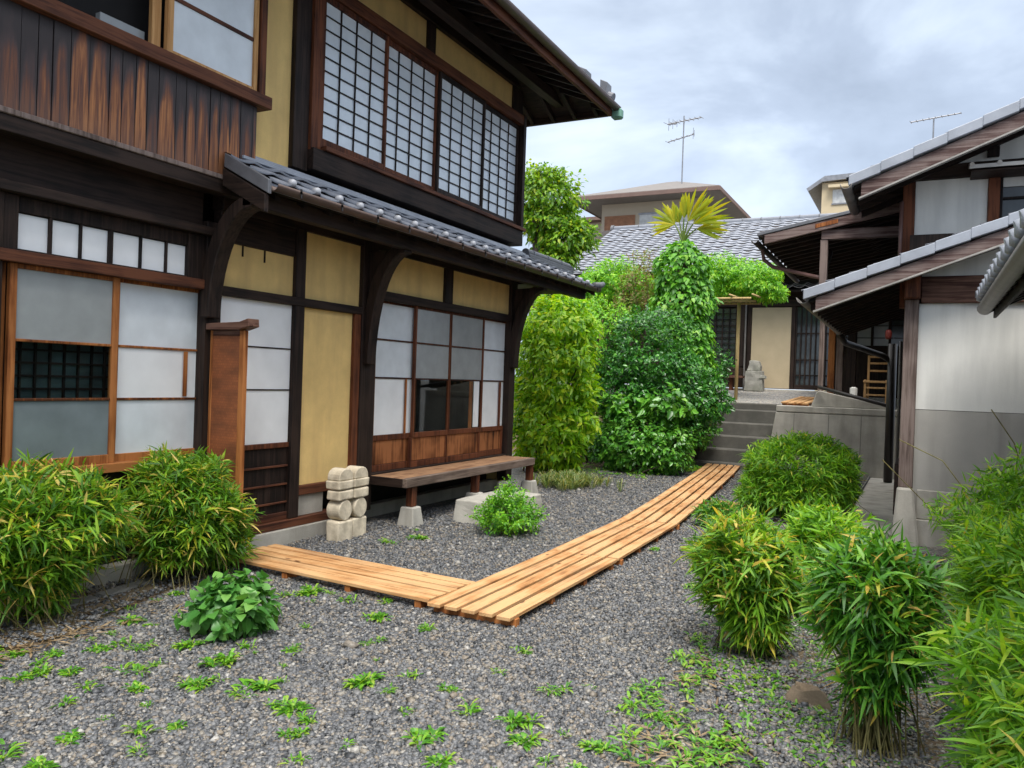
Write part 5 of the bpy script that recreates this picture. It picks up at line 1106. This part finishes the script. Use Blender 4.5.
# pergola and wisteria
PG = thing('pergola', 'light bamboo pergola whose pole ends stick out under the wisteria', 'pergola', (-3.2, 16.3, 1.2))
m_ = MB()
for y in (15.4, 15.9, 16.4): m_.tube([(-6.4, y, 3.16), (-2.9, y, 3.14)], .022, 8)
for k in range(9): m_.tube([(-6.2 + .42 * k, 15.2, 3.19), (-6.1 + .42 * k, 16.7, 3.21)], .02, 8)
m_.build('pole', 'bamboo_pole', PG, smooth=True)
for x, y in ((-3.28, 16.2), (-6.2, 16.2)):
    m_ = MB(); m_.tube([(x, y, 1.15), (x, y, 3.16)], .035, 10); m_.build('post', 'bamboo_pole', PG, smooth=True)
shrub('wisteria', 'bright green wisteria canopy right of the palm on the bamboo pergola', 'climber', (-3.0, 16.2, 1.2), [((-.1, 0, 2.42), (.62, .7, .34)), ((-.6, -.1, 2.45), (.5, .6, .40)), ((.22, -.2, 2.2), (.36, .45, .22)), ((.44, -.2, 2.08), (.2, .3, .13))], 1700, 8, .075, .028, 'wisteria_leaf', hang=.35, inner=.6, noise=.2, nst=0)
shrub('wisteria', 'bright green wisteria mass left of the palm above the eave corner', 'climber', (-5.6, 15.6, 1.2), [((-.2, 0, 2.35), (.62, .6, .42)), ((.2, 0, 2.2), (.55, .6, .45)), ((-.55, 0, 2.0), (.55, .5, .5))], 1500, 8, .075, .028, 'wisteria_leaf', hang=.3, inner=.6, noise=.2, nst=6, srad=.02)
shrub('thin_shrub', 'thin half bare shrub with reddish and olive leaves left of the palm top', 'shrub', (-4.85, 14.9, 1.0), [((0, 0, 2.5), (.42, .4, .5)), ((-.25, 0, 2.0), (.4, .35, .5))], 520, 6, .055, .025, 'dry_leaf', inner=.3, nst=22, srad=.008, noise=.2)
# tree behind the eave
TR = thing('tree', 'round leafy pollarded tree with a dark trunk behind the eave of the wooden house', 'tree', (-8.1, 17, 0))
MB().tube([(-8.1, 17, 0), (-8.15, 17, 2.5), (-8.1, 17, 4.4), (-8.2, 17, 5.4), (-8.1, 17, 6.2)], [.24, .21, .19, .15, .05], 12).build('trunk', 'bark', TR)
lb = MB()
for a in ((-7.5, 16.9, 4.9), (-7.7, 17.1, 5.8), (-8.6, 16.9, 5.7), (-7.3, 17, 4.6), (-8.1, 16.8, 6.4)): lb.tube([(-8.12, 17, 4.3), ((-8.12 + a[0]) / 2, 17, a[2] - .35), a], [.09, .06, .02], 7)
lb.build('limb', 'bark', TR)
tb_ = [((-8.0, 17, 5.75), (.74, .7, .55)), ((-7.95, 17, 5.2), (.68, .6, .4)), ((-7.45, 17, 4.75), (.52, .5, .45)), ((-8.1, 17, 6.15), (.45, .4, .3)), ((-7.15, 17, 4.85), (.35, .3, .22)), ((-7.6, 16.9, 4.3), (.4, .4, .35))]
P, D = blob_pts(tb_, 1500, .45, .25); m = len(P) * 5; Pp = np.repeat(P, 5, 0) + rng.normal(0, .07, (m, 3)); Dn = np.repeat(D, 5, 0)
V, Q = leaves(Pp, nrm(Dn + rng.normal(0, .6, (m, 3)) - UP * .45), nrm(Dn + UP * .6 + .4 * rng.normal(size=(m, 3))), .125 * rng.uniform(.6, 1.2, m), .06, .25, OVAL); np_mesh('crown', V, Q, 'tree_leaf', TR)
# low plants on the gravel
def tufts(P, per, ll, lw, up=.9, out=.6, droop=.5, prof=((.3, 1.0), (.66, .75)), rad=.03):
    n = len(P); Pp = np.repeat(P, per, 0); m = len(Pp); a = rng.uniform(0, 6.283, m); o = np.stack([np.cos(a), np.sin(a), np.zeros(m)], 1)
    return leaves(Pp + o * rad * rng.random((m, 1)), nrm(o * out * rng.uniform(.3, 1.3, (m, 1)) + UP * up), nrm(UP * .8 - o * .4 + .2 * rng.normal(size=(m, 3))), ll * rng.uniform(.5, 1.15, m), lw * rng.uniform(.7, 1.2, m), droop, prof)
MG = thing('grass_clump', 'arching dull green clump of grassy leaves past the end of the bench', 'grass clump', (-4.25, 10.1, 0))
P = np.stack([-4.25 + rng.normal(0, .22, 90), 10.1 + rng.normal(0, .22, 90), np.zeros(90)], 1); V, Q = tufts(P, 18, .46, .012, 1.1, .5, .6, ((.35, 1), (.7, .8))); np_mesh('foliage', V, Q, 'mondo_leaf', MG)
shrub('feathery_bush', 'fresh green feathery bush in front of the step stone by the bench', 'bush', (-3.40, 6.62, 0), [((0, 0, .18), (.31, .29, .17)), ((.02, .0, .30), (.18, .18, .12)), ((-.02, .02, .42), (.07, .07, .09))], 560, 9, .036, .017, 'fresh_leaf', inner=.4, noise=.2, twig=.13, nst=24, srad=.004, stem_mat='culm', spread=.06, up=.6, prof=OVAL)
t = shrub('broad_leaved_herb', 'mound of broad soft green leaves growing in the gravel near the left bamboo', 'plant', (-3.33, 3.2, 0), [((0, 0, .13), (.22, .21, .13)), ((0, .03, .22), (.14, .14, .09))], 170, 4, .072, .068, 'herb_leaf', prof=HEART, hang=.12, droop=.3, inner=.45, twig=.07, nst=26, srad=.004, stem_mat='culm', spread=.06, ubias=1.0)
# weeds
WP = [(-4.22, 3.05), (-4.32, 3.36), (-4.15, 3.17), (-3.9, 3.03), (-3.83, 2.81), (-3.65, 2.64), (-3.58, 2.74), (-3.5, 2.77), (-3.92, 2.36), (-3.71, 2.37), (-3.48, 2.37), (-3.6, 2.2), (-3.6, 2.27), (-3.29, 2.34), (-3.27, 2.53), (-3.09, 2.4), (-2.93, 2.54), (-2.86, 2.56), (-3.19, 2.14), (-2.86, 1.96), (-2.71, 2.17), (-2.57, 2.02), (-3.32, 2.91), (-3.09, 3.06), (-2.84, 3.14), (-3.05, 3.49), (-3.01, 2.82), (-2.84, 2.66), (-2.64, 2.6), (-2.64, 2.7), (-2.43, 2.59), (-2.33, 2.61), (-2.21, 2.55), (-2.19, 2.42), (-2.05, 2.26), (-2.96, 1.76), (-2.78, 1.76), (-3.79, 3.21), (-4.18, 3.54), (-4.15, 3.39), (-3.54, 4.07), (-3.63, 3.92), (-3.37, 4.1), (-3.51, 4.02), (-2.96, 4.12), (-2.8, 3.84), (-2.58, 3.51), (-2.47, 3.82), (-2.17, 3.19), (-2.12, 2.99), (-2.26, 3.0), (-1.68, 2.97), (-1.47, 2.98), (-1.95, 2.46), (-1.72, 2.68), (-1.84, 3.82), (-1.44, 3.39), (-1.1, 2.96), (-2.22, 2.56), (-1.35, 2.84), (-1.13, 3.63), (-.95, 3.37), (-1.81, 3.48), (-1.42, 5.63), (-2.0, 6.75), (-1.21, 2.76), (-1.56, 2.53), (-1.91, 2.82), (-1.9, 3.15), (-3.14, 4.0), (-4.0, 5.6), (-3.9, 5.9), (-4.15, 6.2)]
WP += [(x, y) for x, y in zip(rng.uniform(-4.1, -.9, 36), rng.uniform(1.7, 3.9, 36)) if not (abs(x + 3.33) < .3 and abs(y - 3.2) < .3)]
protos = []
for k in range(7):
    n = rng.integers(2, 6); P = np.stack([rng.normal(0, .03, n), rng.normal(0, .022, n), np.zeros(n)], 1)
    V, Q = tufts(P, int(rng.integers(10, 16)), .085, .015 if k % 2 else .010, .75, .9, .5, ((.4, .8), (.75, 1.0)), .012); protos.append((V, Q))
pm = []
for k, (x, y) in enumerate(WP):
    if k < 7: o = np_mesh('weed', *protos[k], 'weed_leaf'); pm.append(o)
    else: o = pm[k % 7].copy(); C.objects.link(o)
    s_ = random.uniform(.6, 1.2) if k < 73 else random.uniform(.35, .7); o.location = (x + random.uniform(-.02, .02), y, .004); o.rotation_euler.z = random.uniform(0, 6.28); o.scale = (s_, s_, s_ * random.uniform(.8, 1.1))
    tag(o, 'small bright green weed tuft sprouting from the grey gravel', 'weed', 'weeds in the gravel')
# ground cover and litter
def scatter(name, mat, area, n, ll, lw, up, out, droop, per=5, label='', cat='', zf=None):
    P = np.stack([rng.uniform(area[0], area[1], n), rng.uniform(area[2], area[3], n), np.full(n, .02)], 1)
    c = np.sin(P[:, 0] * 7 + 1) * np.sin(P[:, 1] * 6 + 2) + rng.normal(0, .5, n); P = P[c > -.25]
    V, Q = tufts(P, per, ll, lw, up, out, droop, rad=.03); return np_mesh(name, V, Q, mat), len(P)
o, _ = scatter('ground_cover', 'weed_leaf', (-1.12, -.25, 2.9, 5.2), 560, .07, .013, .6, .9, .5, 6); tag(o, 'low green weeds spreading under the bamboo on the right', 'weeds', kind='stuff')
o, _ = scatter('ground_cover', 'weed_leaf', (-.75, .25, 2.2, 3.9), 420, .055, .014, .5, .9, .4, 6); tag(o, 'small leafy weeds below the tall dark bamboo bush', 'weeds', kind='stuff')
o, _ = scatter('ground_cover', 'lime_leaf', (-4.3, -3.35, 12.9, 14.0), 330, .11, .02, .5, .9, .5, 6); tag(o, 'yellow green ground cover at the foot of the steps', 'weeds', kind='stuff')
o, _ = scatter('ground_cover', 'weed_leaf', (-5.2, -3.6, 11.6, 12.9), 200, .09, .015, .6, .8, .5, 6); tag(o, 'sparse green ground cover along the shrubs', 'weeds', kind='stuff')
o, _ = scatter('leaf_litter', 'straw_leaf', (-4.7, -3.85, 1.8, 3.3), 450, .10, .011, .06, 1.0, .02, 3); tag(o, 'fallen straw coloured bamboo leaves under the left bamboo', 'leaf litter', kind='stuff')
o, _ = scatter('leaf_litter', 'straw_leaf', (-1.0, .2, 2.6, 5.4), 700, .10, .012, .06, 1.0, .02, 3); tag(o, 'fallen dry bamboo leaves in the bed on the right', 'leaf litter', kind='stuff')
o = rough_block('rock', 'brown_rock', -.54, -.28, 3.78, 4.03, -.05, .085, .5, .06); tag(o, 'low brown rock half sunk in the bed between the two front bamboo bushes', 'rock')
gs = thing('grass_stalk', 'long thin grass stalks leaning across the rendered wall above the hedge', 'grass', (.42, 6.0, .6))
m_ = MB(); m_.tube([(.30, 6.0, .8), (.15, 6.1, 1.0), (-.12, 6.2, 1.12)], .004, 5); m_.tube([(.30, 5.9, .6), (.05, 6.0, .72), (-.22, 6.1, .98)], .0035, 5); m_.tube([(.62, 6.0, .9), (.55, 6.05, 1.15), (.42, 6.1, 1.36)], .004, 5); m_.build('stalk', 'culm', gs)
